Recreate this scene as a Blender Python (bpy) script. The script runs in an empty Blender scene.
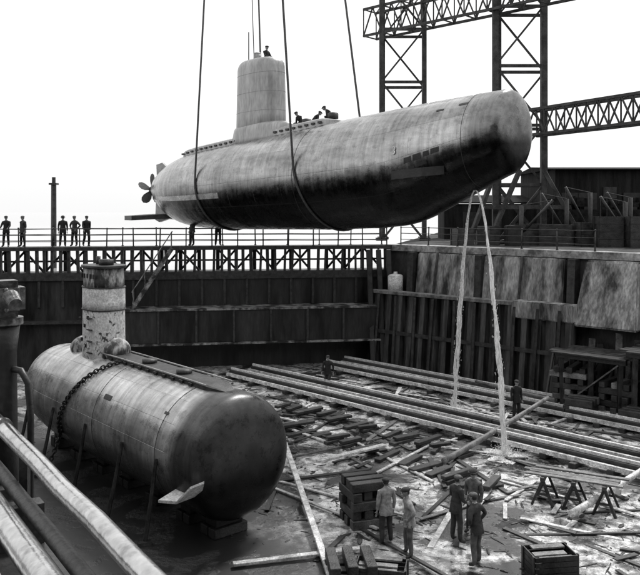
import bpy, bmesh, math, random
from mathutils import Vector, Matrix
random.seed(7)
R=random.random
def U(a,b): return a+(b-a)*R()
scene=bpy.context.scene
COL=scene.collection
scene.view_settings.view_transform='Standard'
scene.view_settings.look='None'
scene.view_settings.exposure=0

# ---------------------------------------------------------------- camera
cam=bpy.data.cameras.new("camera"); co=bpy.data.objects.new("camera",cam); COL.objects.link(co)
co.location=(0,0,2); co.rotation_euler=(math.radians(90),0,0)
cam.sensor_fit='HORIZONTAL'; cam.sensor_width=36; cam.lens=43.4
cam.shift_y=-0.118; cam.clip_start=0.1; cam.clip_end=8000
scene.camera=co
# ---------------------------------------------------------------- world and sun
SE,SR=math.radians(52),math.radians(28)
w=bpy.data.worlds.new("World"); scene.world=w; w.use_nodes=True
nt=w.node_tree; nt.nodes.clear()
out=nt.nodes.new('ShaderNodeOutputWorld'); bg=nt.nodes.new('ShaderNodeBackground')
sky=nt.nodes.new('ShaderNodeTexSky'); sky.sky_type='NISHITA'; sky.sun_disc=False
sky.sun_elevation=SE; sky.sun_rotation=SR; sky.air_density=2; sky.dust_density=5
bw=nt.nodes.new('ShaderNodeRGBToBW'); mx=nt.nodes.new('ShaderNodeMix'); mx.data_type='FLOAT'
mx.inputs[0].default_value=0.7; mx.inputs[3].default_value=10.5
nt.links.new(sky.outputs[0],bw.inputs[0]); nt.links.new(bw.outputs[0],mx.inputs[2])
nt.links.new(mx.outputs[0],bg.inputs[0]); bg.inputs[1].default_value=0.13
nt.links.new(bg.outputs[0],out.inputs[0])
sl=bpy.data.lights.new("sun",'SUN'); sl.energy=2.8; sl.angle=math.radians(8); sl.color=(1,.99,.98)
so=bpy.data.objects.new("sun",sl); COL.objects.link(so)
sd=Vector((math.sin(SR)*math.cos(SE),math.cos(SR)*math.cos(SE),math.sin(SE)))
so.rotation_euler=sd.to_track_quat('Z','Y').to_euler()

# ---------------------------------------------------------------- materials
def g(v): return (v,v,v,1)
def mat(name,c1,c2,rough=.7,rough2=None,scale=1.5,stretch=(1,1,1),bump=.3,metal=0,lo=.35,hi=.65,fine=18,fineamt=.35,spec=.5,rnd=0.0,coord='Object'):
    m=bpy.data.materials.new(name); m.use_nodes=True
    t=m.node_tree; N=t.nodes; L=t.links; b=N['Principled BSDF']
    tc=N.new('ShaderNodeTexCoord'); mp=N.new('ShaderNodeMapping'); mp.inputs['Scale'].default_value=stretch
    L.new(tc.outputs[coord],mp.inputs[0])
    n1=N.new('ShaderNodeTexNoise'); n1.inputs['Scale'].default_value=scale; n1.inputs['Detail'].default_value=9; n1.inputs['Roughness'].default_value=.62
    L.new(mp.outputs[0],n1.inputs['Vector'])
    r=N.new('ShaderNodeValToRGB'); r.color_ramp.elements[0].position=lo; r.color_ramp.elements[1].position=hi
    r.color_ramp.elements[0].color=g(c1); r.color_ramp.elements[1].color=g(c2); L.new(n1.outputs['Fac'],r.inputs[0])
    n2=N.new('ShaderNodeTexNoise'); n2.inputs['Scale'].default_value=fine; n2.inputs['Detail'].default_value=6; L.new(mp.outputs[0],n2.inputs['Vector'])
    mr=N.new('ShaderNodeMapRange'); mr.inputs[1].default_value=.3; mr.inputs[2].default_value=.7
    mr.inputs[3].default_value=1-fineamt; mr.inputs[4].default_value=1+fineamt; L.new(n2.outputs['Fac'],mr.inputs[0])
    mu=N.new('ShaderNodeMix'); mu.data_type='RGBA'; mu.blend_type='MULTIPLY'; mu.inputs[0].default_value=1
    L.new(r.outputs[0],mu.inputs[6]); L.new(mr.outputs[0],mu.inputs[7])
    last=mu.outputs[2]
    if rnd>0:
        oi=N.new('ShaderNodeObjectInfo'); m2=N.new('ShaderNodeMapRange'); m2.inputs[3].default_value=1-rnd; m2.inputs[4].default_value=1+rnd
        L.new(oi.outputs['Random'],m2.inputs[0]); m3=N.new('ShaderNodeMix'); m3.data_type='RGBA'; m3.blend_type='MULTIPLY'; m3.inputs[0].default_value=1
        L.new(last,m3.inputs[6]); L.new(m2.outputs[0],m3.inputs[7]); last=m3.outputs[2]
    L.new(last,b.inputs['Base Color'])
    if rough2 is not None:
        rr=N.new('ShaderNodeMapRange'); rr.inputs[1].default_value=lo; rr.inputs[2].default_value=hi; rr.inputs[3].default_value=rough; rr.inputs[4].default_value=rough2
        L.new(n1.outputs['Fac'],rr.inputs[0]); L.new(rr.outputs[0],b.inputs['Roughness'])
    else: b.inputs['Roughness'].default_value=rough
    b.inputs['Metallic'].default_value=metal
    b.inputs['Specular IOR Level'].default_value=spec
    if bump:
        bp=N.new('ShaderNodeBump'); bp.inputs['Strength'].default_value=bump; bp.inputs['Distance'].default_value=.03
        L.new(n2.outputs['Fac'],bp.inputs['Height']); L.new(bp.outputs[0],b.inputs['Normal'])
    return m
def hull_mat(name,c1,c2,rough,metal,plate=(2.2,1.1),seam=.12,streak=.3,bumpd=.02,z0=-.15,z1=.12,low=.12,end_shade_u=None,end_shade=.25,capu=(27,28)):
    m=bpy.data.materials.new(name); m.use_nodes=True
    t=m.node_tree; N=t.nodes; L=t.links; b=N['Principled BSDF']
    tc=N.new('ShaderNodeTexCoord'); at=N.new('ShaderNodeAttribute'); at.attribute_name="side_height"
    def mul(a,c):
        x=N.new('ShaderNodeMix'); x.data_type='RGBA'; x.blend_type='MULTIPLY'; x.inputs[0].default_value=1; L.new(a,x.inputs[6]); L.new(c,x.inputs[7]); return x.outputs[2]
    def sm(x,a,c,o0,o1):
        q=N.new('ShaderNodeMapRange'); q.interpolation_type='SMOOTHSTEP'; q.inputs[1].default_value=a; q.inputs[2].default_value=c; q.inputs[3].default_value=o0; q.inputs[4].default_value=o1; L.new(x,q.inputs[0]); return q.outputs[0]
    def madd(a,k,c):
        x=N.new('ShaderNodeMath'); x.operation='MULTIPLY_ADD'; x.inputs[1].default_value=k; L.new(a,x.inputs[0]); L.new(c,x.inputs[2]); return x.outputs[0]
    rot=N.new('ShaderNodeMapping'); rot.inputs['Rotation'].default_value=(0,0,math.radians(48.8)); L.new(tc.outputs['Object'],rot.inputs[0])
    def noise(sc,s,d,ro):
        mp=N.new('ShaderNodeMapping'); mp.inputs['Scale'].default_value=sc; L.new(rot.outputs[0],mp.inputs[0])
        n=N.new('ShaderNodeTexNoise'); n.inputs['Scale'].default_value=s; n.inputs['Detail'].default_value=d; n.inputs['Roughness'].default_value=ro; L.new(mp.outputs[0],n.inputs['Vector']); return n.outputs['Fac']
    n1=noise((.35,1.3,1.3),.8,11,.68)
    n2=noise((4.2,.4,.4),1.,9,.72)
    n5=noise((1,1,1),2.6,10,.75)
    r=N.new('ShaderNodeValToRGB'); r.color_ramp.elements[0].position=.34; r.color_ramp.elements[1].position=.66
    r.color_ramp.elements[0].color=g(c1); r.color_ramp.elements[1].color=g(c2); L.new(n1,r.inputs[0])
    sx=N.new('ShaderNodeSeparateXYZ'); L.new(tc.outputs['UV'],sx.inputs[0])
    br=N.new('ShaderNodeTexBrick'); br.inputs['Scale'].default_value=1; br.inputs['Brick Width'].default_value=plate[0]; br.inputs['Row Height'].default_value=plate[1]
    br.inputs['Mortar Size'].default_value=.012; br.inputs['Mortar Smooth'].default_value=.8
    br.inputs['Color1'].default_value=g(.84); br.inputs['Color2'].default_value=g(1.16); br.inputs['Mortar'].default_value=g(1-seam)
    L.new(tc.outputs['UV'],br.inputs['Vector'])
    cap=sm(sx.outputs[0],capu[0],capu[1],0,1)
    bm_=N.new('ShaderNodeMix'); bm_.data_type='RGBA'; L.new(cap,bm_.inputs[0]); L.new(br.outputs['Color'],bm_.inputs[6]); bm_.inputs[7].default_value=g(1)
    col=mul(mul(mul(r.outputs[0],sm(n2,.34,.66,1-streak,1+streak*.7)),bm_.outputs[2]),sm(n5,.36,.50,.72,1.05))
    bottom_shade=sm(madd(n2,.22,madd(n5,.12,at.outputs['Fac'])),z0+.17,z1+.17,low,1)  # dark bottom paint that also carries underside shade in the colour
    col=mul(col,bottom_shade)
    if end_shade_u: col=mul(col,sm(sx.outputs[0],end_shade_u[0],end_shade_u[1],1,end_shade))  # bow end darkened in the colour, standing in for its shade
    L.new(col,b.inputs['Base Color'])
    L.new(sm(n5,.35,.62,rough-.05,rough+.14),b.inputs['Roughness'])
    b.inputs['Metallic'].default_value=metal
    n3=noise((1,1,1),.9,2,.5); n4=noise((1,1,1),25,4,.5)
    inv=N.new('ShaderNodeMath'); inv.operation='SUBTRACT'; inv.inputs[0].default_value=1; L.new(cap,inv.inputs[1])
    bb=N.new('ShaderNodeMath'); bb.operation='MULTIPLY'; L.new(br.outputs['Fac'],bb.inputs[0]); L.new(inv.outputs[0],bb.inputs[1])
    hh=madd(bb.outputs[0],-.12,madd(n2,.06,madd(n4,.05,n3)))
    bp=N.new('ShaderNodeBump'); bp.inputs['Strength'].default_value=.6; bp.inputs['Distance'].default_value=bumpd*3
    L.new(hh,bp.inputs['Height']); L.new(bp.outputs[0],b.inputs['Normal'])
    return m
M_hull=hull_mat("wet_painted_shaded_hull_steel",.22,.50,.21,.88,low=.05,z0=-.34,z1=.12,streak=.22,bumpd=.028,end_shade_u=(25.4,27.4),end_shade=.6,capu=(26.6,27.2))
M_hull2=hull_mat("weathered_shaded_hull_steel",.32,.68,.27,.6,plate=(1.8,.9),streak=.28,z0=-.50,z1=.35,low=.05,end_shade_u=(12.0,12.6),end_shade=.16,bumpd=.028,capu=(11.9,12.2))
M_sail1=mat("grey_sail_plating",.28,.42,.38,scale=1.4,stretch=(1,1,.25),bump=.2,fine=9,fineamt=.2,metal=.4)
M_sail2=mat("patchy_white_paint",.05,.60,.55,scale=6.5,stretch=(1,1,.8),bump=.3,lo=.38,hi=.43,fine=14,fineamt=.35)
M_sail3=mat("dark_stained_paint",.04,.40,.55,scale=4.5,stretch=(1,1,.45),bump=.3,lo=.42,hi=.58,fine=12,fineamt=.4)
M_black=mat("black_steel",.008,.028,.45,scale=3,bump=.2)
M_matt=mat("matt_black_felt",.008,.03,.95,scale=3,bump=.3,spec=.08)
M_dark=mat("dark_iron",.012,.05,.5,scale=4,bump=.3,fine=25)
M_steel=mat("lattice_steel",.02,.07,.6,scale=2,bump=.2,spec=.3)
M_grey=mat("grey_painted_steel",.20,.36,.5,scale=2,bump=.2)
M_stripe=mat("pale_scraped_paint",.22,.50,.4,scale=2.5,stretch=(1,1,1),bump=.2,metal=.4,fineamt=.4)
M_white=mat("worn_white_paint",.48,.80,.5,scale=4,bump=.15)
M_rail=mat("oiled_pipe_steel",.22,.55,.20,scale=6,stretch=(1,1,1),bump=.12,metal=.95,fineamt=.2,lo=.3,hi=.5)
M_timD=mat("wet_dark_timber",.008,.045,.35,.65,scale=2.5,bump=.5,fine=22,rnd=.4)
M_timM=mat("weathered_timber",.05,.20,.4,.7,scale=2.5,bump=.5,fine=22,rnd=.5)
M_timL=mat("pale_wet_plank",.32,.75,.25,.5,scale=4,bump=.4,fine=20,rnd=.2,fineamt=.4)
M_conc=mat("stained_concrete",.03,.42,.8,scale=.9,stretch=(1.6,1.6,.4),bump=.5,lo=.38,hi=.64,fine=7,fineamt=.45)
M_wall=mat("dark_dock_masonry",.008,.06,.5,.8,scale=.8,stretch=(1.4,1.4,.4),bump=.6,lo=.36,hi=.66,fine=8)
M_gate=mat("wet_gate_plating",.004,.034,.35,.7,scale=.7,stretch=(1.5,1.5,.3),bump=.4,lo=.38,hi=.70,fine=7)
M_ledge=mat("wet_ledge_steel",.02,.30,.4,scale=1.6,bump=.3,lo=.44,hi=.6)
M_cop=mat("worn_stone_coping",.10,.42,.8,scale=1.2,bump=.4,fine=6,lo=.4,hi=.6)
M_quay=mat("cinder_quay_ground",.02,.11,.95,scale=.5,bump=.5,fine=6,spec=.1)
M_shed=mat("sooty_shed_cladding",.006,.03,.9,scale=1,stretch=(3,3,.3),bump=.3,spec=.2)
M_sheet=mat("rusty_sheet_piling",.010,.10,.5,scale=1.2,stretch=(2,2,.2),bump=.4,fine=9,lo=.42,hi=.7)
M_rope=mat("steel_cable",.02,.06,.5,scale=20,bump=.3)

def floor_mat():
    m=bpy.data.materials.new("wet_silt_and_puddles"); m.use_nodes=True
    t=m.node_tree; N=t.nodes; L=t.links; b=N['Principled BSDF']
    tc=N.new('ShaderNodeTexCoord')
    def noise(s,d,ro=.6,dist=0):
        n=N.new('ShaderNodeTexNoise'); n.inputs['Scale'].default_value=s; n.inputs['Detail'].default_value=d; n.inputs['Roughness'].default_value=ro; n.inputs['Distortion'].default_value=dist
        L.new(tc.outputs['Object'],n.inputs['Vector']); return n.outputs['Fac']
    def ramp(x,a,c,v0=0,v1=1):
        r=N.new('ShaderNodeMapRange'); r.interpolation_type='SMOOTHSTEP'; r.inputs[1].default_value=a; r.inputs[2].default_value=c; r.inputs[3].default_value=v0; r.inputs[4].default_value=v1
        L.new(x,r.inputs[0]); return r.outputs[0]
    def math2(op,a,c):
        n=N.new('ShaderNodeMath'); n.operation=op
        for i,x in enumerate((a,c)):
            if isinstance(x,(int,float)): n.inputs[i].default_value=x
            else: L.new(x,n.inputs[i])
        return n.outputs[0]
    sx=N.new('ShaderNodeSeparateXYZ'); L.new(tc.outputs['Object'],sx.inputs[0])
    bb=math2('ADD',math2('MULTIPLY',sx.outputs[0],.714),math2('MULTIPLY',sx.outputs[1],.70))
    side=ramp(math2('ADD',bb,math2('MULTIPLY',noise(.5,4),3.0)),14.6,18.5)
    far=ramp(bb,29,35,1,.45)
    blot=ramp(noise(.34,10,.68,.6),.44,.54,.03,1)
    fine=ramp(noise(2.6,10,.72,.4),.40,.60,.22,1.1)
    grit=ramp(noise(26,4,.7),.38,.62,.6,1.15)
    silt=math2('MULTIPLY',math2('MULTIPLY',math2('MULTIPLY',blot,side),fine),far)
    col=math2('MULTIPLY',math2('ADD',.012,math2('MULTIPLY',silt,.80)),grit)
    L.new(col,b.inputs['Base Color'])
    pud=ramp(noise(.45,6,.6,.5),.46,.52)
    ro=math2('SUBTRACT',.42,math2('MULTIPLY',math2('MULTIPLY',pud,side),.37)); L.new(ro,b.inputs['Roughness'])
    b.inputs['Specular IOR Level'].default_value=1.0
    bp=N.new('ShaderNodeBump'); bp.inputs['Distance'].default_value=.06
    L.new(math2('SUBTRACT',1.0,math2('MULTIPLY',pud,.94)),bp.inputs['Strength'])
    L.new(math2('ADD',noise(5,9,.72),math2('MULTIPLY',noise(1.2,3),1.5)),bp.inputs['Height']); L.new(bp.outputs[0],b.inputs['Normal'])
    return m
M_floor=floor_mat()
m=bpy.data.materials.new("river_water"); m.use_nodes=True; b=m.node_tree.nodes['Principled BSDF']
b.inputs['Base Color'].default_value=g(.45); b.inputs['Roughness'].default_value=.12
_n=m.node_tree.nodes.new('ShaderNodeTexNoise'); _n.inputs['Scale'].default_value=.7; _n.inputs['Detail'].default_value=5
_b=m.node_tree.nodes.new('ShaderNodeBump'); _b.inputs['Strength'].default_value=.3; _b.inputs['Distance'].default_value=.1
m.node_tree.links.new(_n.outputs['Fac'],_b.inputs['Height']); m.node_tree.links.new(_b.outputs[0],b.inputs['Normal']); M_water=m
m=bpy.data.materials.new("falling_water"); m.use_nodes=True; t=m.node_tree; b=t.nodes['Principled BSDF']
b.inputs['Base Color'].default_value=g(.97); b.inputs['Roughness'].default_value=.35
_n=t.nodes.new('ShaderNodeTexNoise'); _n.inputs['Scale'].default_value=5; _n.inputs['Detail'].default_value=6
_m=t.nodes.new('ShaderNodeMapping'); _m.inputs['Scale'].default_value=(3,3,.5)
_r=t.nodes.new('ShaderNodeMapRange'); _r.inputs[1].default_value=.36; _r.inputs[2].default_value=.62; _r.inputs[3].default_value=.2; _r.inputs[4].default_value=.95
_c=t.nodes.new('ShaderNodeTexCoord'); t.links.new(_c.outputs['Object'],_m.inputs[0]); t.links.new(_m.outputs[0],_n.inputs['Vector'])
t.links.new(_n.outputs['Fac'],_r.inputs[0]); t.links.new(_r.outputs[0],b.inputs['Alpha']); M_fall=m

# ---------------------------------------------------------------- helpers
def thing(name,label,cat,loc,group=None):
    o=bpy.data.objects.new(name,None); o.empty_display_size=.3; COL.objects.link(o); o.location=loc
    o["label"]=label; o["category"]=cat
    if group: o["group"]=group
    return o
def finish(bm,name,mt,smooth=False,off=Vector((0,0,0))):
    for v in bm.verts: v.co-=off
    bmesh.ops.recalc_face_normals(bm,faces=bm.faces)
    me=bpy.data.meshes.new(name); bm.to_mesh(me); bm.free()
    for mm in (mt if isinstance(mt,(list,tuple)) else [mt]): me.materials.append(mm)
    if smooth:
        for p in me.polygons: p.use_smooth=True
    return me
def part(th,name,bm,mt,smooth=False,label=None,parent=None):
    org=Vector(th.location)
    o=bpy.data.objects.new(name,finish(bm,name,mt,smooth,org)); COL.objects.link(o); o.parent=parent or th
    if label: o["label"]=label
    return o
def solo(name,label,cat,bm,mt,loc,smooth=False,group=None,kind=None):
    o=bpy.data.objects.new(name,finish(bm,name,mt,smooth,Vector(loc))); COL.objects.link(o); o.location=loc
    if kind: o["kind"]=kind
    if label: o["label"]=label
    if cat: o["category"]=cat
    if group: o["group"]=group
    return o
def B(): return bmesh.new()
def beam(bm,p1,p2,w=.1,h=.1,up=Vector((0,0,1)),bev=0):
    p1=Vector(p1); p2=Vector(p2); d=(p2-p1); l=d.length; d.normalize()
    if abs(d.dot(up))>.98: up=Vector((0,1,0))
    s=d.cross(up).normalized(); u=s.cross(d)
    M=Matrix((s,d,u)).transposed().to_4x4(); M.translation=(p1+p2)/2
    r=bmesh.ops.create_cube(bm,size=1,matrix=M@Matrix.Diagonal((w,l,h,1)))
    if bev:
        es={e for v in r['verts'] for e in v.link_edges}
        bmesh.ops.bevel(bm,geom=list(es),offset=bev,segments=1,affect='EDGES')
def box(bm,c,s,rz=0,bev=0):
    M=Matrix.Translation(c)@Matrix.Rotation(rz,4,'Z')@Matrix.Diagonal((s[0],s[1],s[2],1))
    r=bmesh.ops.create_cube(bm,size=1,matrix=M)
    if bev:
        es={e for v in r['verts'] for e in v.link_edges}
        bmesh.ops.bevel(bm,geom=list(es),offset=bev,segments=2,affect='EDGES')
def tube(bm,pts,r,n=8,closed=False):
    pts=[Vector(p) for p in pts]; rings=[]
    N=len(pts)
    rr=r if isinstance(r,(list,tuple)) else [r]*N
    prev=None
    for i,p in enumerate(pts):
        a=pts[i-1] if (i>0 or closed) else pts[i]; c=pts[(i+1)%N] if (i<N-1 or closed) else pts[i]
        d=(c-a).normalized()
        ref=prev if prev is not None else (Vector((0,0,1)) if abs(d.z)<.9 else Vector((0,1,0)))
        s=d.cross(ref); 
        if s.length<1e-4: s=d.orthogonal()
        s.normalize(); u=s.cross(d).normalized(); prev=u
        rings.append([bm.verts.new(p+(s*math.cos(2*math.pi*k/n)+u*math.sin(2*math.pi*k/n))*rr[i]) for k in range(n)])
    for i in range(N if closed else N-1):
        A=rings[i]; C=rings[(i+1)%N]
        for k in range(n): bm.faces.new((A[k],A[(k+1)%n],C[(k+1)%n],C[k]))
    if not closed:
        bm.faces.new(rings[0]); bm.faces.new(rings[-1])
def ball(bm,c,r,s=(1,1,1),u=16,v=10):
    M=Matrix.Translation(c)@Matrix.Diagonal((s[0],s[1],s[2],1))
    bmesh.ops.create_uvsphere(bm,u_segments=u,v_segments=v,radius=r,matrix=M)
def cyl(bm,c,r,h,n=20,r2=None):
    bmesh.ops.create_cone(bm,cap_ends=True,segments=n,radius1=r,radius2=r if r2 is None else r2,depth=h,matrix=Matrix.Translation(c))
def poly(bm,pts): return bm.faces.new([bm.verts.new(p) for p in pts])

# ---------------------------------------------------------------- setting
FL=-7.0
QD=Vector((-.565,.825,0)); Q0=Vector((1.03,.706,0))
cA=Q0+QD*50; cB=Q0-QD*12; cC=Vector((4.3,46.6,0)); RD=Vector((.7317,-.6816,0)); RN=Vector((-.6816,-.7317,0))
cD=cC+RD*55
bm=B()
poly(bm,[cC,cD,(2500,-400,0),(3000,3000,0),(420,3000,0),(70,400,0),(14,85,0)])
poly(bm,[cA,(-2500,42,0),(-2500,-2500,0),(2500,-2500,0),(2500,-400,0),cD,cB])
solo("ground",None,None,bm,M_quay,(0,0,0),kind="structure")
bm=B(); poly(bm,[(-2500,42.2,-1.7),(cA.x-.5,42.8,-1.7),(4.7,48,-1.7),(15,85,-1.7),(71,400,-1.7),(425,3000,-1.7),(-2500,3000,-1.7)])
solo("water",None,None,bm,M_water,(0,0,-1.7),kind="structure")
bm=B(); poly(bm,[cA+Vector((-1,1.5,FL)),cC+Vector((1,1.5,FL)),cD+Vector((1,0,FL)),cB+Vector((0,-1,FL)),cB+Vector((-1,0,FL))])
fl=solo("dock_floor",None,None,bm,M_floor,(0,0,FL),kind="structure")

def wallstrip(a,c,z0,z1,th,nrm,name,label,mt):
    bm=B(); a=Vector(a); c=Vector(c); n=Vector(nrm)
    pts=[a,c,c+n*th,a+n*th]
    lo=[bm.verts.new((p.x,p.y,z0)) for p in pts]; hi=[bm.verts.new((p.x,p.y,z1)) for p in pts]
    bm.faces.new(lo); bm.faces.new(hi)
    for k in range(4): bm.faces.new((lo[k],lo[(k+1)%4],hi[(k+1)%4],hi[k]))
    return solo(name,label,"wall",bm,mt,((a.x+c.x)/2,(a.y+c.y)/2,z0))
wallstrip(cA,cB,FL,-.01,.9,-Vector((.825,.565,0)),"quay_wall","dark masonry quay wall beside the dry dock",M_wall)
wallstrip(cB,cD,FL,-.01,.9,Vector((.4,-.9,0)).normalized(),"quay_wall","dark masonry end wall of the dry dock",M_wall)
wallstrip(cC,Vector((14,85,0)),-3,-.01,.6,Vector((1,-.2,0)).normalized(),"river_wall","dark masonry river wall behind the dock gate",M_wall)

th=thing("light_blocker","unseen tall dark brick workshop with rows of windows","light blocker",(0,-16,0))  # unseen block behind the camera, added to darken reflections and cut frontal fill
bm=B(); box(bm,(0,-24,9),(110,16,18)); part(th,"blocker_wall",bm,M_wall)
bm=B(); vv=[bm.verts.new(p) for p in [(-56,-32.5,18),(56,-32.5,18),(56,-15.5,18),(-56,-15.5,18),(-56,-24,22),(56,-24,22)]]
bm.faces.new((vv[0],vv[1],vv[5],vv[4])); bm.faces.new((vv[2],vv[3],vv[4],vv[5])); bm.faces.new((vv[0],vv[4],vv[3])); bm.faces.new((vv[1],vv[2],vv[5])); bm.faces.new((vv[0],vv[3],vv[2],vv[1]))
part(th,"roof",bm,M_shed)
for i in range(12):
    for z in (5,12):
        bm=B(); box(bm,(-49.5+i*9,-15.95,z),(4,.12,4)); part(th,"window",bm,M_grey)

th=thing("dock_wall","high masonry dock wall with grey weathered concrete buttress blocks","wall",(cC.x,cC.y,FL))
def rw(k,off,z): return cC+RD*k+RN*off+Vector((0,0,z))
def rslab(bm,k0,k1,o0,o1,z0,z1,batter=0,bev=0,side=0):
    v=[]
    for z,ex,sd_ in ((z0,batter,side),(z1,0,0)):
        v.append([bm.verts.new(rw(k0-sd_,o0,z)),bm.verts.new(rw(k1+sd_,o0,z)),bm.verts.new(rw(k1+sd_,o1+ex,z)),bm.verts.new(rw(k0-sd_,o1+ex,z))])
    bm.faces.new(v[0]); bm.faces.new(v[1])
    for k in range(4): bm.faces.new((v[0][k],v[0][(k+1)%4],v[1][(k+1)%4],v[1][k]))
    if bev: bmesh.ops.bevel(bm,geom=bm.edges[:],offset=bev,segments=2,affect='EDGES')
bm=B(); rslab(bm,-.5,55,-1.2,0,FL,-.32,batter=.5); part(th,"wall_body",bm,M_wall)
bm=B(); rslab(bm,-.3,55,-1.0,.18,-.318,.04); part(th,"coping",bm,M_cop)
for (a,c) in ((2.2,6.2),(6.6,11.2)):
    bm=B(); rslab(bm,a,c,.0,.30,-3.4,-.36,batter=.45,bev=.06); part(th,"concrete_bay",bm,M_conc,label="grey concrete bay with dark stains")
for (a,c) in ((12.4,15.0),(16.4,19.0),(20.6,23.2),(25,28),(30,33)):
    bm=B(); rslab(bm,a,c,.0,.55,-3.5,-.36,batter=1.0,bev=.09,side=.25); part(th,"sloping_buttress",bm,M_conc,label="bulky sloping concrete buttress block")
for kk in (1.9,6.4,11.7):
    bm=B(); rslab(bm,kk-.2,kk+.2,.0,.62,FL,-.34,batter=.45); part(th,"pier",bm,M_dark)
for kk in (3.6,8.9,15.7,19.8):
    bm=B(); tube(bm,[rw(kk,.36,-.3),rw(kk,.52,-1.2),rw(kk,.95,-3.4),rw(kk,1.0,FL+.3)],.07,8); part(th,"drain_pipe",bm,M_dark,True)
kk=12.6
while kk<24:
    bm=B(); beam(bm,rw(kk+U(-.08,.08),1.25+U(-.06,.12),FL),rw(kk+U(-.08,.08),1.05,-3.6+U(-.9,.1)),.30,.10,bev=.01); part(th,"timber_board",bm,M_timM if R()<.3 else M_timD); kk+=U(.36,.5)
th=thing("sheet_pile_wall","rusty corrugated sheet pile wall with a timber cap beam","wall",(cC.x,cC.y-1,FL))
bm=B(); prof=[]; k=-.2; i=0
while k<12.3:
    o=[1.25,1.25,1.6,1.6][i%4]; prof.append((k,o)); k+=[.30,.09,.30,.09][i%4]; i+=1
vb=[bm.verts.new(rw(a,o+.45,FL)) for a,o in prof]; vt=[bm.verts.new(rw(a,o,-2.75)) for a,o in prof]
for j in range(len(prof)-1): bm.faces.new((vb[j],vb[j+1],vt[j+1],vt[j]))
part(th,"corrugated_sheet",bm,M_sheet)
bm=B(); beam(bm,rw(-.3,1.42,-2.66),rw(9.0,1.42,-2.66),.5,.2,bev=.02); part(th,"cap_beam",bm,M_timM)
bm=B(); rslab(bm,9.02,12.3,.9,1.75,-3.35,-2.5,bev=.05); part(th,"cap_block",bm,M_conc,label="pale concrete block on the end of the cap")
bm=B(); beam(bm,rw(-.2,1.85,-4.9),rw(12.2,1.85,-4.9),.12,.2); part(th,"waling",bm,M_dark)
for j in range(10):
    kk=.5+j*1.25+U(-.15,.15); bm=B(); beam(bm,rw(kk,1.73,-2.8),rw(kk+U(-.1,.1),1.72+.45,FL),.12,.16); part(th,"king_pile",bm,M_dark)
bm=B(); rslab(bm,-.2,12.1,.02,1.24,-3.0,-2.86); part(th,"backfill_ledge",bm,M_timD)

# dock gate
gd=(cC-cA); GL=gd.length; gd.normalize(); gn=Vector((gd.y,-gd.x,0))
def gp(k,off,z): return cA+gd*k+gn*off+Vector((0,0,z))
def gslab(bm,k0,k1,o0,o1,z0,z1):
    v=[[bm.verts.new(gp(a,o,z)) for a,o in ((k0,o0),(k1,o0),(k1,o1),(k0,o1))] for z in (z0,z1)]
    bm.faces.new(v[0]); bm.faces.new(v[1])
    for k in range(4): bm.faces.new((v[0][k],v[0][(k+1)%4],v[1][(k+1)%4],v[1][k]))
th=thing("dock_gate","dark wet steel dock gate with a trestle walkway on top","dock gate",(cA.x+15,43.7,FL))
bm=B(); gslab(bm,0,GL-.02,-1.3,0,FL,-1.45); part(th,"gate_plating",bm,M_gate)
bm=B(); gslab(bm,15.5,GL-1.2,.01,1.5,-5.35,-3.55); part(th,"buoyancy_box",bm,M_gate,label="projecting riveted steel box")
bm=B(); gslab(bm,15.4,GL-1.1,.012,1.62,-3.54,-3.44); part(th,"box_ledge",bm,M_ledge,label="wet ledge along the projecting box")
bm=B(); gslab(bm,15.4,GL-1.0,.012,1.66,-5.47,-5.36); part(th,"lower_fender",bm,M_ledge)
bm=B(); gslab(bm,0,15.3,.002,.5,-4.3,-4.15); part(th,"waling_beam",bm,M_dark)
bm=B(); gslab(bm,0,GL-.03,.003,.16,-1.9,-1.47); part(th,"upper_waling",bm,M_dark)
bm=B(); gslab(bm,0,GL-.03,-1.35,.25,-.16,0.0); part(th,"walkway",bm,M_timD)
bm=B(); gslab(bm,0,GL-.03,.252,.33,-.2,.02); part(th,"walkway_edge",bm,M_dark)
bm=B(); gslab(bm,0,GL-.03,-.2,-.1,-.86,-.76); part(th,"horizontal_rail",bm,M_dark)
kk=.3
while kk<GL-.1:
    bm=B(); beam(bm,gp(kk,.06,-1.5),gp(kk+U(-.05,.05),.16,-.17),U(.12,.20),.15); part(th,"strut",bm,M_dark)
    kk+=U(.40,.56)
kk=.6; i=0
while kk<GL-1:
    bm=B(); beam(bm,gp(kk,-1.2,-1.45),gp(kk,-1.2,-.17),.2,.2); 
    if i%3: beam(bm,gp(kk,-1.2,-1.45),gp(kk+1.1,-1.2,-.2),.12,.12)
    if i%2: beam(bm,gp(kk+1.1,-.6,-1.45),gp(kk,-.6,-.2),.12,.12)
    part(th,"rear_strut",bm,M_dark); kk+=1.1; i+=1
kk=16
while kk<GL-1.5:
    bm=B(); gslab(bm,kk,kk+.12,1.505,1.60,-5.35,-3.56); part(th,"stiffener",bm,M_dark); kk+=2.1
kk=1
while kk<GL-1:
    bm=B(); gslab(bm,kk,kk+.14,.004,.12,-3.4,-1.92); part(th,"stiffener",bm,M_dark); kk+=1.3
for j,kx in enumerate((GL-1.5,GL-.9,GL-.3)):
    bm=B(); beam(bm,gp(kx,1.8,FL),gp(kx,.5,-.25),.3,.3,bev=.03)
    solo("fender_post","dark timber fender post in the dock corner","fender post",bm,M_timD,tuple(gp(kx,.5,FL)),group="timber fender posts in the dock corner")
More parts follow.
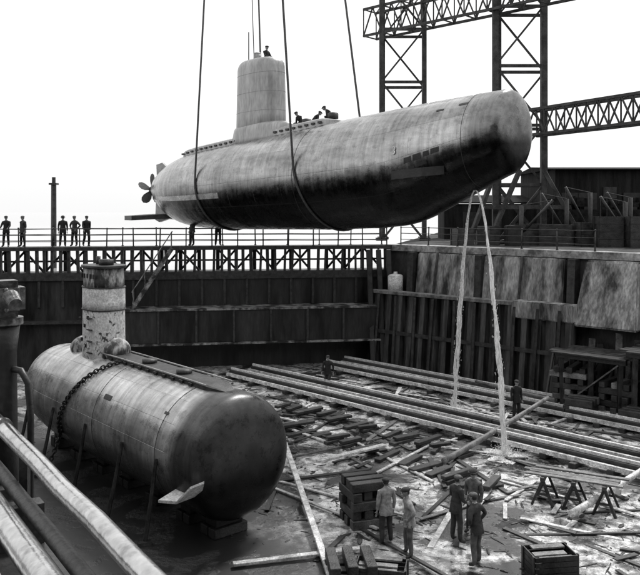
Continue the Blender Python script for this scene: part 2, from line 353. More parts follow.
def railing(name,label,p0,p1,h=1.05,step=1.6,r=.032,rails=3,mt=None):
    mt=mt or M_dark
    p0=Vector(p0); p1=Vector(p1); L=(p1-p0).length; d=(p1-p0)/L
    th=thing(name,label,"railing",tuple((p0+p1)/2))
    n=max(2,int(L/step)); me=None
    for i in range(n+1):
        q=p0+d*(L*i/n)
        if me is None:
            bm=B(); cyl(bm,(0,0,h/2),r*1.15,h,8); cyl(bm,(0,0,.02),r*2.2,.04,8); ball(bm,(0,0,h),r*1.7,u=8,v=6); me=finish(bm,"post",mt,True)
        o=bpy.data.objects.new("post",me); COL.objects.link(o); o.parent=th; o.location=q-th.location
        o.rotation_euler=(U(-.03,.03),U(-.03,.03),0)
    for k in range(rails):
        z=h*(k+1)/rails-.02; bm=B(); tube(bm,[p0+Vector((0,0,z))+d*(L*i/n)+Vector((0,0,U(-.015,.015))) for i in range(n+1)],r*.75,6); part(th,"rail",bm,mt,True)
railing("railing","thin steel guard railing along the dock gate walkway",gp(.3,.12,.0),gp(GL-.3,.12,.0),step=1.45)
railing("railing","thin steel guard railing on the river side of the gate",gp(.3,-1.25,.0),gp(GL-.3,-1.25,.0),step=1.9)
railing("railing","steel guard railing along the dock wall coping",rw(.5,-.3,.04),rw(12.5,-.3,.04),step=1.8)
th=thing("stair","steep steel stair with handrails down the gate face","stair",tuple(gp(18.2,.9,-3.3)))
a=gp(18.9,.75,-.05); c=gp(16.7,.75,-3.44); a2=gp(18.9,1.35,-.05); c2=gp(16.7,1.35,-3.44)
for p,q in ((a,c),(a2,c2)):
    bm=B(); beam(bm,p,q,.07,.24); part(th,"stringer",bm,M_ledge)
    bm=B(); tube(bm,[p+Vector((0,0,.95)),q+Vector((0,0,.95))],.03,6)
    for f in (0.02,.35,.68,.98): 
        s=p.lerp(q,f); tube(bm,[s,s+Vector((0,0,.95))],.025,6)
    part(th,"handrail",bm,M_ledge)
for i in range(13):
    f=(i+.5)/13; bm=B(); box(bm,a.lerp(c,f)*.5+a2.lerp(c2,f)*.5,(.22,.56,.035),math.atan2(gd.y,gd.x)); part(th,"tread",bm,M_ledge)
bm=B(); cyl(bm,(0,0,0),.2,6.6,12,.17); box(bm,(0,0,3.35),(.5,.5,.12)); cyl(bm,(0,0,3.6),.12,.4,10)
o=solo("mooring_pile","tall dark timber mooring pile standing in the river","pile",bm,M_timD,(0,0,0)); o.location=(-17.6,51,.5)
bm=B(); cyl(bm,(0,0,0),.06,5,8); box(bm,(0,0,2.4),(.5,.06,.35)); 
o=solo("marker_post","thin marker post with a small board in the river","marker post",bm,M_dark,(0,0,0)); o.location=(-40,95,.2)

# ---------------------------------------------------------------- lattice gantries
def lattice_panelset(th,corn,z0,z1,ph,legw=.26,bw=.1,name="tower"):
    n=int(round((z1-z0)/ph)); c=[Vector((x,y,0)) for x,y in corn]
    for q in c:
        bm=B(); beam(bm,(q.x,q.y,z0),(q.x,q.y,z1),legw,legw)
        part(th,"leg",bm,M_steel)
        bm=B(); box(bm,(q.x,q.y,z0+.1),(legw*2.6,legw*2.6,.2),0,.02); part(th,"base_plate",bm,M_dark)
    for i in range(n):
        za=z0+ph*i; zb=za+ph; bm=B()
        for k in range(4):
            p=c[k]; q=c[(k+1)%4]
            zz=Vector((0,0,1))
            beam(bm,p+zz*zb,q+zz*zb,bw*1.3,bw*1.6)
            if (i+k)%2: beam(bm,p+zz*za,q+zz*zb,bw,bw)
            else: beam(bm,q+zz*za,p+zz*zb,bw,bw)
            if i==0: beam(bm,(q+zz*za) if (i+k)%2 else (p+zz*za),(p+zz*zb) if (i+k)%2 else (q+zz*zb),bw,bw)
        part(th,"bracing",bm,M_steel)
def truss(th,p0,p1,h,wd,seg,cw=.16,bw=.08):
    p0=Vector(p0); p1=Vector(p1); L=(p1-p0).length; d=(p1-p0)/L; s=d.cross(Vector((0,0,1))).normalized()*wd
    up=Vector((0,0,h))
    for o in (s*0,s):
        for z in (up*0,up):
            bm=B(); beam(bm,p0+o+z,p1+o+z,cw,cw); part(th,"chord",bm,M_steel)
    n=int(L/seg)
    for i in range(n):
        a=p0+d*(L*i/n); c=p0+d*(L*(i+1)/n); bm=B()
        for o in (s*0,s):
            m=(a+c)/2
            beam(bm,a+o,m+o+up,bw,bw); beam(bm,m+o+up,c+o,bw,bw); beam(bm,a+o,a+o+up,bw,bw)
        beam(bm,a,a+s,bw,bw); beam(bm,a+up,a+s+up,bw,bw); beam(bm,a+up,c+s+up,bw*.8,bw*.8)
        part(th,"lattice_web",bm,M_steel)
G="lattice gantry towers"
T1=[(4.3,54),(7.3,54),(7.6,56.4),(4.6,56.4)]
th=thing("gantry_tower","tall riveted steel lattice crane tower behind the dock","crane tower",(6,55,0),G); lattice_panelset(th,T1,0,26,3.7,.3,.12)
T2=[(10.9,48),(13.9,48),(14.6,50.2),(11.6,50.2)]
th=thing("gantry_tower","tall riveted steel lattice crane tower with raking struts","crane tower",(13,49,0),G); lattice_panelset(th,T2,0,26,3.7,.34,.12)
for (x0,x1) in ((10.9,9.0),(13.9,16.2),(12.4,10.2)):
    bm=B(); beam(bm,(x0,47.9,4.6),(x1,47.0,0),.24,.24); part(th,"raking_strut",bm,M_steel)
bm=B(); beam(bm,(9.8,47.4,2.3),(15.4,47.4,2.3),.2,.25); part(th,"tie_beam",bm,M_steel)
th=thing("lattice_girder","long lattice crane girder carried between the towers","crane girder",(9,51,15))
truss(th,(4.1,56.3,14.6),(17.5,43.2,14.6),1.9,1.4,1.7)
th=thing("lattice_girder","low lattice girder running off from the crane tower","crane girder",(20,38,7))
truss(th,(13.6,48.4,6.75),(27,25.2,6.75),1.55,1.0,1.5)
th=thing("gantry_tower","squat lattice tower carrying the low girder","crane tower",(28,26.5,0),G); lattice_panelset(th,[(27,25.4),(29.5,25.4),(29.5,27.9),(27,27.9)],0,8.4,2.8)
# shed
th=thing("shed","long low sooty dark shed with a shallow pitched roof","shed",(30,56,0))
bm=B(); box(bm,(32,57,2.45),(32,9,4.9)); part(th,"shed_wall",bm,M_shed)
bm=B()
v=[(15.6,52,4.9),(48.4,52,4.9),(48.4,57,5.3),(15.6,57,5.3),(48.4,62,4.9),(15.6,62,4.9)]
vv=[bm.verts.new(p) for p in v]; bm.faces.new(vv[:4]); bm.faces.new((vv[3],vv[2],vv[4],vv[5])); bm.faces.new((vv[0],vv[3],vv[5])); bm.faces.new((vv[1],vv[2],vv[4])); bm.faces.new((vv[0],vv[1],vv[4],vv[5]))
part(th,"roof",bm,M_matt)
for i in range(7):
    x=17.6+i*4.2; bm=B(); box(bm,(x,52.42,1.7),(2.4,.1,3.2)); box(bm,(x,52.36,1.7),(.12,.08,3.2)); part(th,"door",bm,M_black)
    bm=B(); box(bm,(x+2.1,52.44,3.3),(.9,.08,.8)); part(th,"window",bm,M_steel)
th=thing("lean_to_store","low dark timber lean-to store beside the shed","shed",(12,58,0))
bm=B(); box(bm,(12.3,58,1.3),(6.4,3,2.6)); part(th,"store_wall",bm,M_shed)
bm=B(); poly(bm,[(8.9,56.3,2.62),(15.7,56.3,2.62),(15.7,59.7,3.2),(8.9,59.7,3.2)]); r=bmesh.ops.extrude_face_region(bm,geom=bm.faces[:])
for e in r['geom']:
    if isinstance(e,bmesh.types.BMVert): e.co.z+=.1
part(th,"roof",bm,M_matt)
bm=B(); box(bm,(11,56.46,1.0),(1.1,.08,2.0)); part(th,"door",bm,M_black)
def drum(x,y,z,s=1,label="dented dark steel drum on the quay",mt=None):
    bm=B(); cyl(bm,(0,0,.44*s),.29*s,.88*s,20)
    for zz in (.03,.3,.58,.85): cyl(bm,(0,0,zz*s),.305*s,.03*s,20)
    o=solo("steel_drum",label,"drum",bm,mt or M_dark,(0,0,0),group="drums on the quay"); o.location=(x,y,z); return o
for i in range(7): drum(14.8+i*.8+U(-.3,.3),46.2+U(-1.2,1.0),0)
def winch(x,y,rz,sc=1,z=0):
    th=thing("winch","heavy dark iron deck winch with two drums on the quay","winch",(x,y,z),"winches on the quay")
    th.rotation_euler=(0,0,rz); th.scale=(sc,)*3
    def lp(name,bm,mt,sm=False):
        o=bpy.data.objects.new(name,finish(bm,name,mt,sm)); COL.objects.link(o); o.parent=th
    bm=B(); box(bm,(0,0,.12),(2.0,1.1,.24),0,.03); lp("bed_plate",bm,M_dark)
    for s in (-.85,.85):
        bm=B(); poly(bm,[(s,-.45,.24),(s,.45,.24),(s,.15,1.3),(s,-.15,1.3)]); r=bmesh.ops.extrude_face_region(bm,geom=bm.faces[:]); 
        for e in r['geom']:
            if isinstance(e,bmesh.types.BMVert): e.co.x+=.1
        lp("side_frame",bm,M_dark)
    for s in (-.4,.4):
        bm=B(); bmesh.ops.create_cone(bm,cap_ends=True,segments=20,radius1=.3,radius2=.3,depth=.6,matrix=Matrix.Translation((s,0,.9))@Matrix.Rotation(math.pi/2,4,'Y'))
        for e in (-.3,.3): bmesh.ops.create_cone(bm,cap_ends=True,segments=20,radius1=.45,radius2=.45,depth=.05,matrix=Matrix.Translation((s+e,0,.9))@Matrix.Rotation(math.pi/2,4,'Y'))
        lp("cable_drum",bm,M_matt)
    bm=B(); bmesh.ops.create_cone(bm,cap_ends=True,segments=24,radius1=.55,radius2=.55,depth=.08,matrix=Matrix.Translation((1.1,0,.9))@Matrix.Rotation(math.pi/2,4,'Y')); lp("gear_wheel",bm,M_matt)
winch(17.0,45.4,1.1,.8); winch(21.3,42.6,.9,.9)
def crate(x,y,z,s,rz,label,mt,group):
    th=thing("crate",label,"crate",(x,y,z),group); th.rotation_euler=(0,0,rz)
    sx,sy,sz=s
    bm=B(); n=4
    for i in range(n):
        zc=sz*(i+.5)/n
        for yy in (-sy/2,sy/2): box(bm,(0,yy,zc),(sx,.03,sz/n-.015))
        for xx in (-sx/2,sx/2): box(bm,(xx,0,zc),(.03,sy-.04,sz/n-.015))
    o=bpy.data.objects.new("slat_side",finish(bm,"slat_side",mt)); COL.objects.link(o); o.parent=th
    bm=B(); box(bm,(0,0,.03),(sx-.06,sy-.06,.03)); 
    o=bpy.data.objects.new("crate_bottom",finish(bm,"crate_bottom",mt)); COL.objects.link(o); o.parent=th
    for xx in (-sx/2-.03,sx/2+.03):
        for yy in (-sy/2+.05,sy/2-.05):
            bm=B(); box(bm,(xx,yy,sz/2),(.03,.09,sz+.02))
            o=bpy.data.objects.new("corner_batten",finish(bm,"corner_batten",mt)); COL.objects.link(o); o.parent=th
    bm=B()
    for i in range(3): box(bm,(U(-.08,.08),-sy/2+sy*(i+.5)/3,sz*(.8+.12*i*R())),(sx-.25,sy/3-.05,.04))
    o=bpy.data.objects.new("crate_load",finish(bm,"crate_load",M_timM)); COL.objects.link(o); o.parent=th
for i,(x,y) in enumerate(((8.6,46.6),(10.2,47),(12.6,46.4),(18.6,46.5),(22,44),(15.6,44.9),(19.2,44),(17.9,43.6),(20.6,45),(13.9,45.6),(16.4,43.9))): crate(x,y,0,(1.2+U(-.2,.9),.9,.9+U(-.2,.9)),U(-.4,.4),"slatted wooden crate standing on the quay",M_timD,"crates on the quay")
bm=B(); cyl(bm,(0,0,.55),.45,1.0,20); ball(bm,(0,0,1.05),.45,(1,1,.35)); cyl(bm,(0,0,1.22),.12,.2,10); cyl(bm,(0,0,.06),.5,.1,20)
o=solo("white_tank","small white domed tank on the dock corner ledge","tank",bm,M_white,(0,0,0),True); o.location=tuple(rw(.9,.75,-2.84))
for (x,y,h) in ((12.0,46.0,2.4),(14.9,46.6,2.8),(16.6,47.4,3.2),(18.2,46.0,2.6),(19.4,48.2,2.9),(21.8,47.4,3.0),(24,46,3.4)):
    th=thing("loading_derrick","small dark iron jib derrick on the quay","derrick",(x,y,0),"small derricks on the quay")
    sg=random.choice((-1,1))
    bm=B(); tube(bm,[(x,y,0),(x,y,h)],.14,10); part(th,"mast",bm,M_dark,True)
    bm=B(); tube(bm,[(x,y,.7),(x+1.7*sg,y-.6,h+.3)],.08,8); part(th,"jib",bm,M_dark,True)
    bm=B(); tube(bm,[(x,y,h),(x+1.7*sg,y-.6,h+.3)],.03,6); tube(bm,[(x+1.7*sg,y-.6,h+.3),(x+1.7*sg,y-.6,1)],.02,6); part(th,"stay",bm,M_rope)
    bm=B(); box(bm,(x-.5,y,.6),(.9,.8,1.2),0,.05); part(th,"engine_box",bm,M_black)
for i,x in enumerate((16.0,19.9,23.8,27.7)):
    th=thing("open_wagon","dark open goods wagon heaped with scrap by the shed","wagon",(x,49.6,0),"open wagons by the shed")
    bm=B(); box(bm,(x,49.6,1.5),(3.6,2.0,1.3),0,.03); part(th,"body",bm,M_matt)
    bm=B(); box(bm,(x,49.6,.78),(3.7,1.6,.2)); part(th,"underframe",bm,M_dark)
    for xx in (-1.1,1.1):
        for yy in (-.75,.75):
            bm=B(); bmesh.ops.create_cone(bm,cap_ends=True,segments=20,radius1=.4,radius2=.4,depth=.12,matrix=Matrix.Translation((x+xx,49.6+yy,.4))@Matrix.Rotation(math.pi/2,4,'X')); part(th,"wheel",bm,M_dark)
    bm=B(); 
    for j in range(14): box(bm,(x-1.4+j*.21,49.6+U(-.5,.5),2.2+U(0,.6)),(U(.2,.7),U(.3,.9),U(.2,.6)),U(0,3))
    part(th,"scrap_load",bm,M_matt)

# ---------------------------------------------------------------- hulls
def lin(x,tab,i):
    if x<=tab[0][0]: return tab[0][i]
    for a,c in zip(tab,tab[1:]):
        if x<=c[0]:
            f=(x-a[0])/(c[0]-a[0]); return a[i]+(c[i]-a[i])*f
    return tab[-1][i]
def smooth_lin(x,tab,i,wd=.03):
    return sum(lin(x+o*wd,tab,i) for o in (-1,-.66,-.33,0,.33,.66,1))/7
class Hull:
    def __init__(s,P0,P1,tab,ts,tb,sharp=1.0,be=4.0,zn=0,t0=0,wb=.03):
        s.P0=Vector((P0[0],P0[1],0)); s.P1=Vector((P1[0],P1[1],0)); s.tab=tab; s.ts=ts; s.tb=tb; s.sharp=sharp; s.be=be; s.zn=zn; s.t0=t0; s.wb=wb
        s.a=(s.P1-s.P0).normalized(); s.n=Vector((-s.a.y,s.a.x,0)); s.L=(s.P1-s.P0).length
    def S(s,t,th,off=0):
        top=smooth_lin(t,s.tab,1); bot=smooth_lin(t,s.tab,2,s.wb); w=smooth_lin(t,s.tab,3)
        f=1
        if t<s.ts: f=max(0,1-min(1,(s.ts-t)/(s.ts-s.t0))**2)**(.5*s.sharp)
        if t>s.tb: f=max(0,1-min(1,(t-s.tb)/(1-s.tb))**s.be)**(1/s.be)
        zc=(top+bot)/2+s.zn*(1-f); h=(top-bot)/2
        s.last=f*math.sin(th)
        return s.P0+s.a*(s.L*t)+s.n*((w*f+off)*math.cos(th))+Vector((0,0,zc+(h*f+off)*math.sin(th)))
    def build(s,nA=72,nm=90):
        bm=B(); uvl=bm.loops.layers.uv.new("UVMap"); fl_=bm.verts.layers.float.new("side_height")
        T=[s.ts-(s.ts-s.t0)*math.cos(math.pi/2*i/12) for i in range(12)]+[s.ts+(s.tb-s.ts)*i/nm for i in range(nm)]
        for i in range(30):
            ph=math.pi/2*i/29; T.append(s.tb+(1-s.tb)*math.sin(ph)**(2/s.be))
        T[0]=s.t0+.0004; T[-1]=T[-2]+(1-T[-2])*.8
        rings=[]
        for t in T:
            ring=[]
            for k in range(nA):
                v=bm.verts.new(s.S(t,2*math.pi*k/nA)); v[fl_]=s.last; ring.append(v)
            rings.append(ring)
        for i in range(len(T)-1):
            for k in range(nA):
                f=bm.faces.new((rings[i][k],rings[i][(k+1)%nA],rings[i+1][(k+1)%nA],rings[i+1][k]))
                uv=[(T[i],k),(T[i],k+1),(T[i+1],k+1),(T[i+1],k)]
                for lp,(a,c) in zip(f.loops,uv): lp[uvl].uv=(a*s.L,c/nA*13.2)
        for r,t in ((rings[0],T[0]),(rings[-1],T[-1])):
            c=bm.verts.new(sum((v.co for v in r),Vector())/nA); c[fl_]=0
            for k in range(nA):
                f=bm.faces.new((r[k],r[(k+1)%nA],c))
                for lp in f.loops: lp[uvl].uv=(t*s.L,k/nA*13.2)
        return bm
def ovalprism(bm,c,ax,nn,L,W,z0,z1,taper=.92,n=36,ex=2.6,rnd=.25,rakef=0):
    rings=[]
    zs=[z0,z0+(z1-z0)*.33,z0+(z1-z0)*.66,z1-rnd]+[z1-rnd+rnd*math.sin(a) for a in (.4,.8,1.2,1.55)]
    for j,z in enumerate(zs):
        f=1-(1-taper)*(z-z0)/(z1-z0)
        if j>3: f-= (1-math.cos((.4,.8,1.2,1.55)[j-4]))*rnd/ (W)*1.0
        ring=[]
        for k in range(n):
            t=2*math.pi*k/n; cc=math.cos(t); ss=math.sin(t)
            ring.append(bm.verts.new(Vector(c)+ax*(L/2*f*math.copysign(abs(cc)**(2/ex),cc)+rakef*(z-z0))+nn*(W/2*f*math.copysign(abs(ss)**(2/ex),ss))+Vector((0,0,z))))
        rings.append(ring)
    for i in range(len(rings)-1):
        for k in range(n): bm.faces.new((rings[i][k],rings[i][(k+1)%n],rings[i+1][(k+1)%n],rings[i+1][k]))
    bm.faces.new(rings[-1]); bm.faces.new(rings[0])

tab=[(0,3.8,3.0,.35),(.035,4.15,2.75,.6),(.07,4.6,2.25,1.0),(.11,4.98,1.7,1.45),(.16,5.32,1.28,1.95),(.22,5.55,1.08,2.25),(.30,5.7,1.05,2.32),(.382,5.85,1.05,2.35),(.633,6.27,1.15,2.35),(.76,6.45,1.30,2.22),(.82,6.55,1.48,2.05),(.86,6.6,1.95,1.9),(.90,6.64,2.42,1.72),(.94,6.67,2.9,1.52),(.97,6.7,3.25,1.38),(1,6.72,3.6,1.25)]
H=Hull((-11.07,50.4),(7.5,29.3),tab,.06,.978,be=4.5,t0=.035,wb=.025)
sub=thing("submarine","large grey submarine hanging in cable slings over the dry dock","submarine",tuple(H.S(.5,math.pi*1.5)))
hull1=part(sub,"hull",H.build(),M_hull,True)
def casing(H,th,t0,t1,w,h,mt,name="deck_casing",n=60):
    bm=B(); R0=[]
    for i in range(n+1):
        t=t0+(t1-t0)*i/n; c=Vector(H.S(t,math.pi/2))
        e=min(1,min(i,n-i)/5); hh=h*math.sin(e*math.pi/2); ww=w*(.35+.65*math.sin(e*math.pi/2))
        R0.append([bm.verts.new(c+H.n*x+Vector((0,0,z))) for x,z in ((-ww*1.15,-.55),(-ww,hh*.7),(-ww*.85,hh),(ww*.85,hh),(ww,hh*.7),(ww*1.15,-.55))])
    for i in range(n):
        for k in range(5): bm.faces.new((R0[i][k],R0[i][k+1],R0[i+1][k+1],R0[i+1][k]))
    bm.faces.new(R0[0]); bm.faces.new(R0[-1])
    return part(th,name,bm,mt)
cas=casing(H,sub,.16,.66,.75,.22,M_sail1)
for i in range(26):
    t=.19+i*.0175; c=H.S(t,math.pi/2)-H.n*.80+Vector((0,0,.0)); bm=B()
    M=Matrix.Translation(c)@Matrix.Rotation(math.atan2(H.a.y,H.a.x),4,'Z'); bmesh.ops.create_cube(bm,size=1,matrix=M@Matrix.Diagonal((.22,.08,.10,1)))
    part(sub,"limber_hole",bm,M_black)
cs=H.S(.425,math.pi/2); sc=Vector((cs.x,cs.y,0))
bm=B(); ovalprism(bm,sc,H.a,H.n,3.5,1.75,cs.z-.3,10.15,.93,rnd=.5); sail=part(sub,"sail",bm,M_sail1,True)
bm=B(); ovalprism(bm,sc+H.a*.4,H.a,H.n,5.2,2.0,cs.z-.35,cs.z+.75,.9,rnd=.3); part(sub,"sail_fairing",bm,M_sail1,True)
bm=B(); cyl(bm,sc-H.a*1.1+Vector((0,0,10.9)),.03,1.9,8); part(sub,"aerial",bm,M_dark,True)
bm=B(); cyl(bm,sc-H.a*.3+Vector((0,0,10.3)),.22,.4,16); ball(bm,sc-H.a*.3+Vector((0,0,10.52)),.22,(1,1,.5)); part(sub,"mast_housing",bm,M_grey,True)
for i in range(3):
    z=cs.z+1.4+i*1.0; bm=B(); ovalprism(bm,sc,H.a,H.n,3.5*(1-.07*(z-cs.z+.3)/4.8)+.01,1.75*(1-.07*(z-cs.z+.3)/4.8)+.01,z-.008,z+.008,1,rnd=.003); part(sub,"plate_seam",bm,M_grey)
for (t,s) in ((.50,.30),(.56,.24),(.63,.26)):
    c=H.S(t,math.pi/2)+Vector((0,0,.22)); bm=B(); cyl(bm,c+Vector((0,0,.12)),s,.24,18); ball(bm,c+Vector((0,0,.23)),s,(1,1,.35)); part(sub,"hatch",bm,M_dark,True)
def patch(H,t0,t1,a0,a1,off,name,mt,th,nt_=6,na=4,label=None):
    bm=B(); G=[[bm.verts.new(H.S(t0+(t1-t0)*i/nt_,a0+(a1-a0)*j/na,off)) for j in range(na+1)] for i in range(nt_+1)]
    for i in range(nt_):
        for j in range(na): bm.faces.new((G[i][j],G[i+1][j],G[i+1][j+1],G[i][j+1]))
    part(th,name,bm,mt,False,label)
for (t,dt,a0,a1) in ((.855,.012,1.01,1.04),(.870,.013,1.008,1.042),(.887,.009,1.01,1.038),(.899,.013,1.007,1.038),(.862,.010,1.062,1.082),(.876,.016,1.06,1.083)):
    patch(H,t,t+dt,math.pi*a0,math.pi*a1,.012,"flood_opening",M_black,sub)
patch(H,.930,.945,math.pi*.72,math.pi*.74,.012,"flood_opening",M_black,sub)
patch(H,.895,.907,math.pi*.74,math.pi*.755,.012,"flood_opening",M_black,sub)
patch(H,.12,.40,math.pi*1.06,math.pi*1.10,.010,"painted_stripe",M_stripe,sub,20,2,"pale painted strip low along the side")
for t in (.62,.945): 
    bm=B(); tube(bm,[H.S(t,2*math.pi*k/64,.0) for k in range(64)],.012,6,True); part(sub,"weld_ring",bm,M_dark,True)
def plate(bm,pts,thk,nrm):
    f=poly(bm,pts); r=bmesh.ops.extrude_face_region(bm,geom=[f]); 
    for e in r['geom']:
        if isinstance(e,bmesh.types.BMVert): e.co+=Vector(nrm)*thk
c=H.S(.85,math.pi*1.115); bm=B(); plate(bm,[c+H.n*.2,c+H.a*1.9+H.n*.3+Vector((0,0,.1)),c+H.a*1.6-H.n*.7,c+H.a*.3-H.n*1.0-Vector((0,0,.1))],.34,(0,0,1)); part(sub,"bow_plane",bm,M_black,label="dark bow plane projecting from the side")
sz=Vector((H.P0.x,H.P0.y,3.45))+H.a*1.0
bm=B(); tube(bm,[sz+H.a*1.2,sz+H.a*.3,sz-H.a*.3,sz-H.a*.65,sz-H.a*.9],[.74,.56,.38,.24,.05],20); part(sub,"stern_cone",bm,M_dark,True)
bm=B(); plate(bm,[sz+H.a*1.9+Vector((0,0,.9)),sz+H.a*.5+Vector((0,0,1.7)),sz-H.a*.25+Vector((0,0,1.6)),sz-H.a*.15+Vector((0,0,.35))],.16,H.n); part(sub,"upper_rudder",bm,M_grey)
bm=B(); plate(bm,[sz+H.a*2.8+Vector((0,0,-1.6)),sz+H.a*.1+Vector((0,0,-2.1)),sz-H.a*.4+Vector((0,0,-1.95)),sz-H.a*.25+Vector((0,0,-.3)),sz+H.a*1.2+Vector((0,0,-.6))],.18,H.n); part(sub,"lower_rudder",bm,M_grey)
for s in (-1,1):
    bm=B(); q=sz+Vector((0,0,-1.85)); plate(bm,[q+H.a*2.1+H.n*s*.1,q-H.a*.5+H.n*s*.1,q-H.a*.9+H.n*s*1.9-Vector((0,0,.12)),q+H.a*.6+H.n*s*2.2-Vector((0,0,.12))],.28,(0,0,1)); part(sub,"stern_plane",bm,M_dark,label="dark stern plane")
prop=B(); hc=sz-H.a*.8
for k in range(5):
    ang=2*math.pi*k/5+.3; rad=H.n*math.cos(ang)+Vector((0,0,math.sin(ang))); tan=H.a.cross(rad)
    prof_=((.1,.06),(.3,.16),(.55,.27),(.8,.28),(.98,.18),(1.06,.0)); tw=.55
    L_side=[hc+rad*r_-(tan*math.cos(tw)+H.a*math.sin(tw))*w_ for r_,w_ in prof_]; R_side=[hc+rad*r_+(tan*math.cos(tw)+H.a*math.sin(tw))*w_ for r_,w_ in prof_[:-1]]
    plate(prop,L_side+R_side[::-1],.04,H.a)
ball(prop,hc,.22); part(sub,"propeller",prop,M_dark,label="dark five-bladed propeller")
cu=bpy.data.curves.new("hull_number",'FONT'); cu.body="3"; cu.size=.48; cu.extrude=.006; cu.align_x='CENTER'; cu.align_y='CENTER'
to=bpy.data.objects.new("hull_number",cu); COL.objects.link(to)
p=H.S(.838,math.pi*.955,.03); z_ax=(-H.n*math.cos(.15)+Vector((0,0,math.sin(.15)))); x_ax=H.a; y_ax=z_ax.cross(x_ax)
MM=Matrix((x_ax,y_ax,z_ax)).transposed().to_4x4(); MM.translation=p-Vector(sub.location)
dg=bpy.context.evaluated_depsgraph_get(); me=bpy.data.meshes.new_from_object(to.evaluated_get(dg)); bpy.data.objects.remove(to)
me.materials.clear(); me.materials.append(M_white)
to=bpy.data.objects.new("hull_number",me); COL.objects.link(to); to.parent=sub; to.matrix_local=MM

def sling(t,topn,topf,tt,label):
    pts=[]
    near=H.S(t,math.pi*.97,.05)
    pts.append(Vector(topn)); pts.append(near+ (Vector(topn)-near)*.02)
    for i in range(25):
        th_=math.pi*(.97+1.06*i/24); pts.append(H.S(t+tt*math.sin(math.pi*i/24),th_,.05))
    pts.append(Vector(topf))
    bm=B(); tube(bm,pts,.055,8)
    solo("sling_cable",label,"cable",bm,M_rope,tuple(near),True,group="sling cables carrying the submarine")
sling(.325,(-5.9,43.5,26),(-4.0,46.0,26),.012,"thick dark steel sling cable looped under the stern")
sling(.626,(-2.6,35.8,26),(-.4,38.5,26),.03,"thick dark steel sling cable looped under the forward hull")
a=sc+Vector((0,0,10.1))-H.a*.6
bm=B(); tube(bm,[a,Vector((-4.1,42,26))],.025,6); solo("tag_line","thin line running up from the sail","cable",bm,M_rope,tuple(a))

def stream(src,end,label,r0,r1,seed):
    rn=random.Random(seed); src=Vector(src); end=Vector(end); n=90
    th=thing("water_stream",label,"water stream",tuple(end),"water draining from the submarine")
    def pos(f): 
        hor=src.lerp(end,f**.62); return Vector((hor.x,hor.y,src.z+(end.z-src.z)*(f**1.12)))
    bm=B()
    for s in range(7):
        ph=[rn.uniform(0,6.28) for _ in range(4)]; pts=[];rad=[]
        fe=1 if s<4 else rn.uniform(.6,1)
        for i in range(n+1):
            f=i/n*fe; k=.010+.065*f
            p=pos(f)+Vector((math.sin(f*13+ph[0])*k+math.sin(f*31+ph[1])*k*.5,math.sin(f*11+ph[2])*k+math.sin(f*27+ph[3])*k*.4,0))
            pts.append(p); rad.append((r0+(r1-r0)*f)*(.7+.3*math.sin(f*37+ph[1])*math.sin(f*23+ph[2])))
        tube(bm,pts,rad,6)
    o=part(th,"jet",bm,M_fall,True); o["kind"]="stuff"
    bm=B()
    for i in range(420):
        f=rn.random()**.5; p=pos(f)+Vector((rn.gauss(0,.03+.06*f),rn.gauss(0,.03+.06*f),rn.uniform(-.1,.1)))
        bmesh.ops.create_icosphere(bm,subdivisions=1,radius=rn.uniform(.005,.012),matrix=Matrix.Translation(p)@Matrix.Diagonal((1,1,rn.uniform(2,7),1)))
    for i in range(1300):
        a=rn.uniform(0,6.28); d=abs(rn.gauss(0,.38)); p=end+Vector((math.cos(a)*d,math.sin(a)*d,abs(rn.gauss(0,.35))*max(.1,1-d)))
        bmesh.ops.create_icosphere(bm,subdivisions=1,radius=rn.uniform(.004,.016),matrix=Matrix.Translation(p))
    o=part(th,"spray",bm,M_fall,True); o["kind"]="stuff"
    bm=B(); pts=[]
    for k in range(40):
        a=2*math.pi*k/40; r_=.75+.22*math.sin(a*3+1)+.12*math.sin(a*7)+rn.uniform(-.06,.06); pts.append((end.x+math.cos(a)*r_*1.2,end.y+math.sin(a)*r_,FL+.012))
    poly(bm,pts); part(th,"foam",bm,M_fall,label="pale foam where the water lands")
sp=Vector((6.1,30.5,2.85))
stream(sp,(5.95,34.2,FL+.02),"thin white stream of water falling from the hanging bow",.035,.07,1)
stream(sp+Vector((.05,-.1,0)),(6.85,28.5,FL+.02),"long white stream of water splashing on the dock floor",.035,.08,2)

# ---------------------------------------------------------------- docked submarine
tab2=[(0,-3.35,-5.9,1.2),(.08,-3.15,-6.2,1.55),(.2,-3.02,-6.45,1.68),(.5,-2.98,-6.5,1.74),(.85,-2.98,-6.5,1.76),(1,-3.02,-6.5,1.72)]
K=Hull((-10.8,31.1),(-2.0,20.95),tab2,.10,.94,sharp=.9,be=3.8)
sub2=thing("submarine","weathered pale-topped submarine resting on keel blocks in the dock","submarine",tuple(K.S(.5,math.pi*1.5)))
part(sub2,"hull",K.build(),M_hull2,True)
casing(K,sub2,.27,.94,.40,.10,M_dark)
for s in (-1,1):
    bm=B(); tube(bm,[K.S(.40+.50*i/12,math.pi/2)+K.n*.44*s+Vector((0,0,.12)) for i in range(13)],.025,6); part(sub2,"deck_edge_rail",bm,M_grey,True)
TS=.35
ks=K.S(TS,math.pi/2); kc=Vector((ks.x,ks.y,0))
bm=B(); ovalprism(bm,kc,K.a,K.n,1.75,1.35,-3.4,-1.45,.97,ex=2.4,rnd=.04); sl2=part(sub2,"sail",bm,M_sail2,True,label="lower sail with small dark spots on pale paint")
bm=B(); ovalprism(bm,kc,K.a,K.n,1.74,1.34,-1.44,-.66,.99,ex=2.4,rnd=.02); part(sub2,"sail_band",bm,M_white,True,label="clean broad white band")
bm=B(); ovalprism(bm,kc,K.a,K.n,1.66,1.28,-.65,.02,.97,ex=2.4,rnd=.04); part(sub2,"sail_top",bm,M_sail3,True,label="dark stained upper sail")
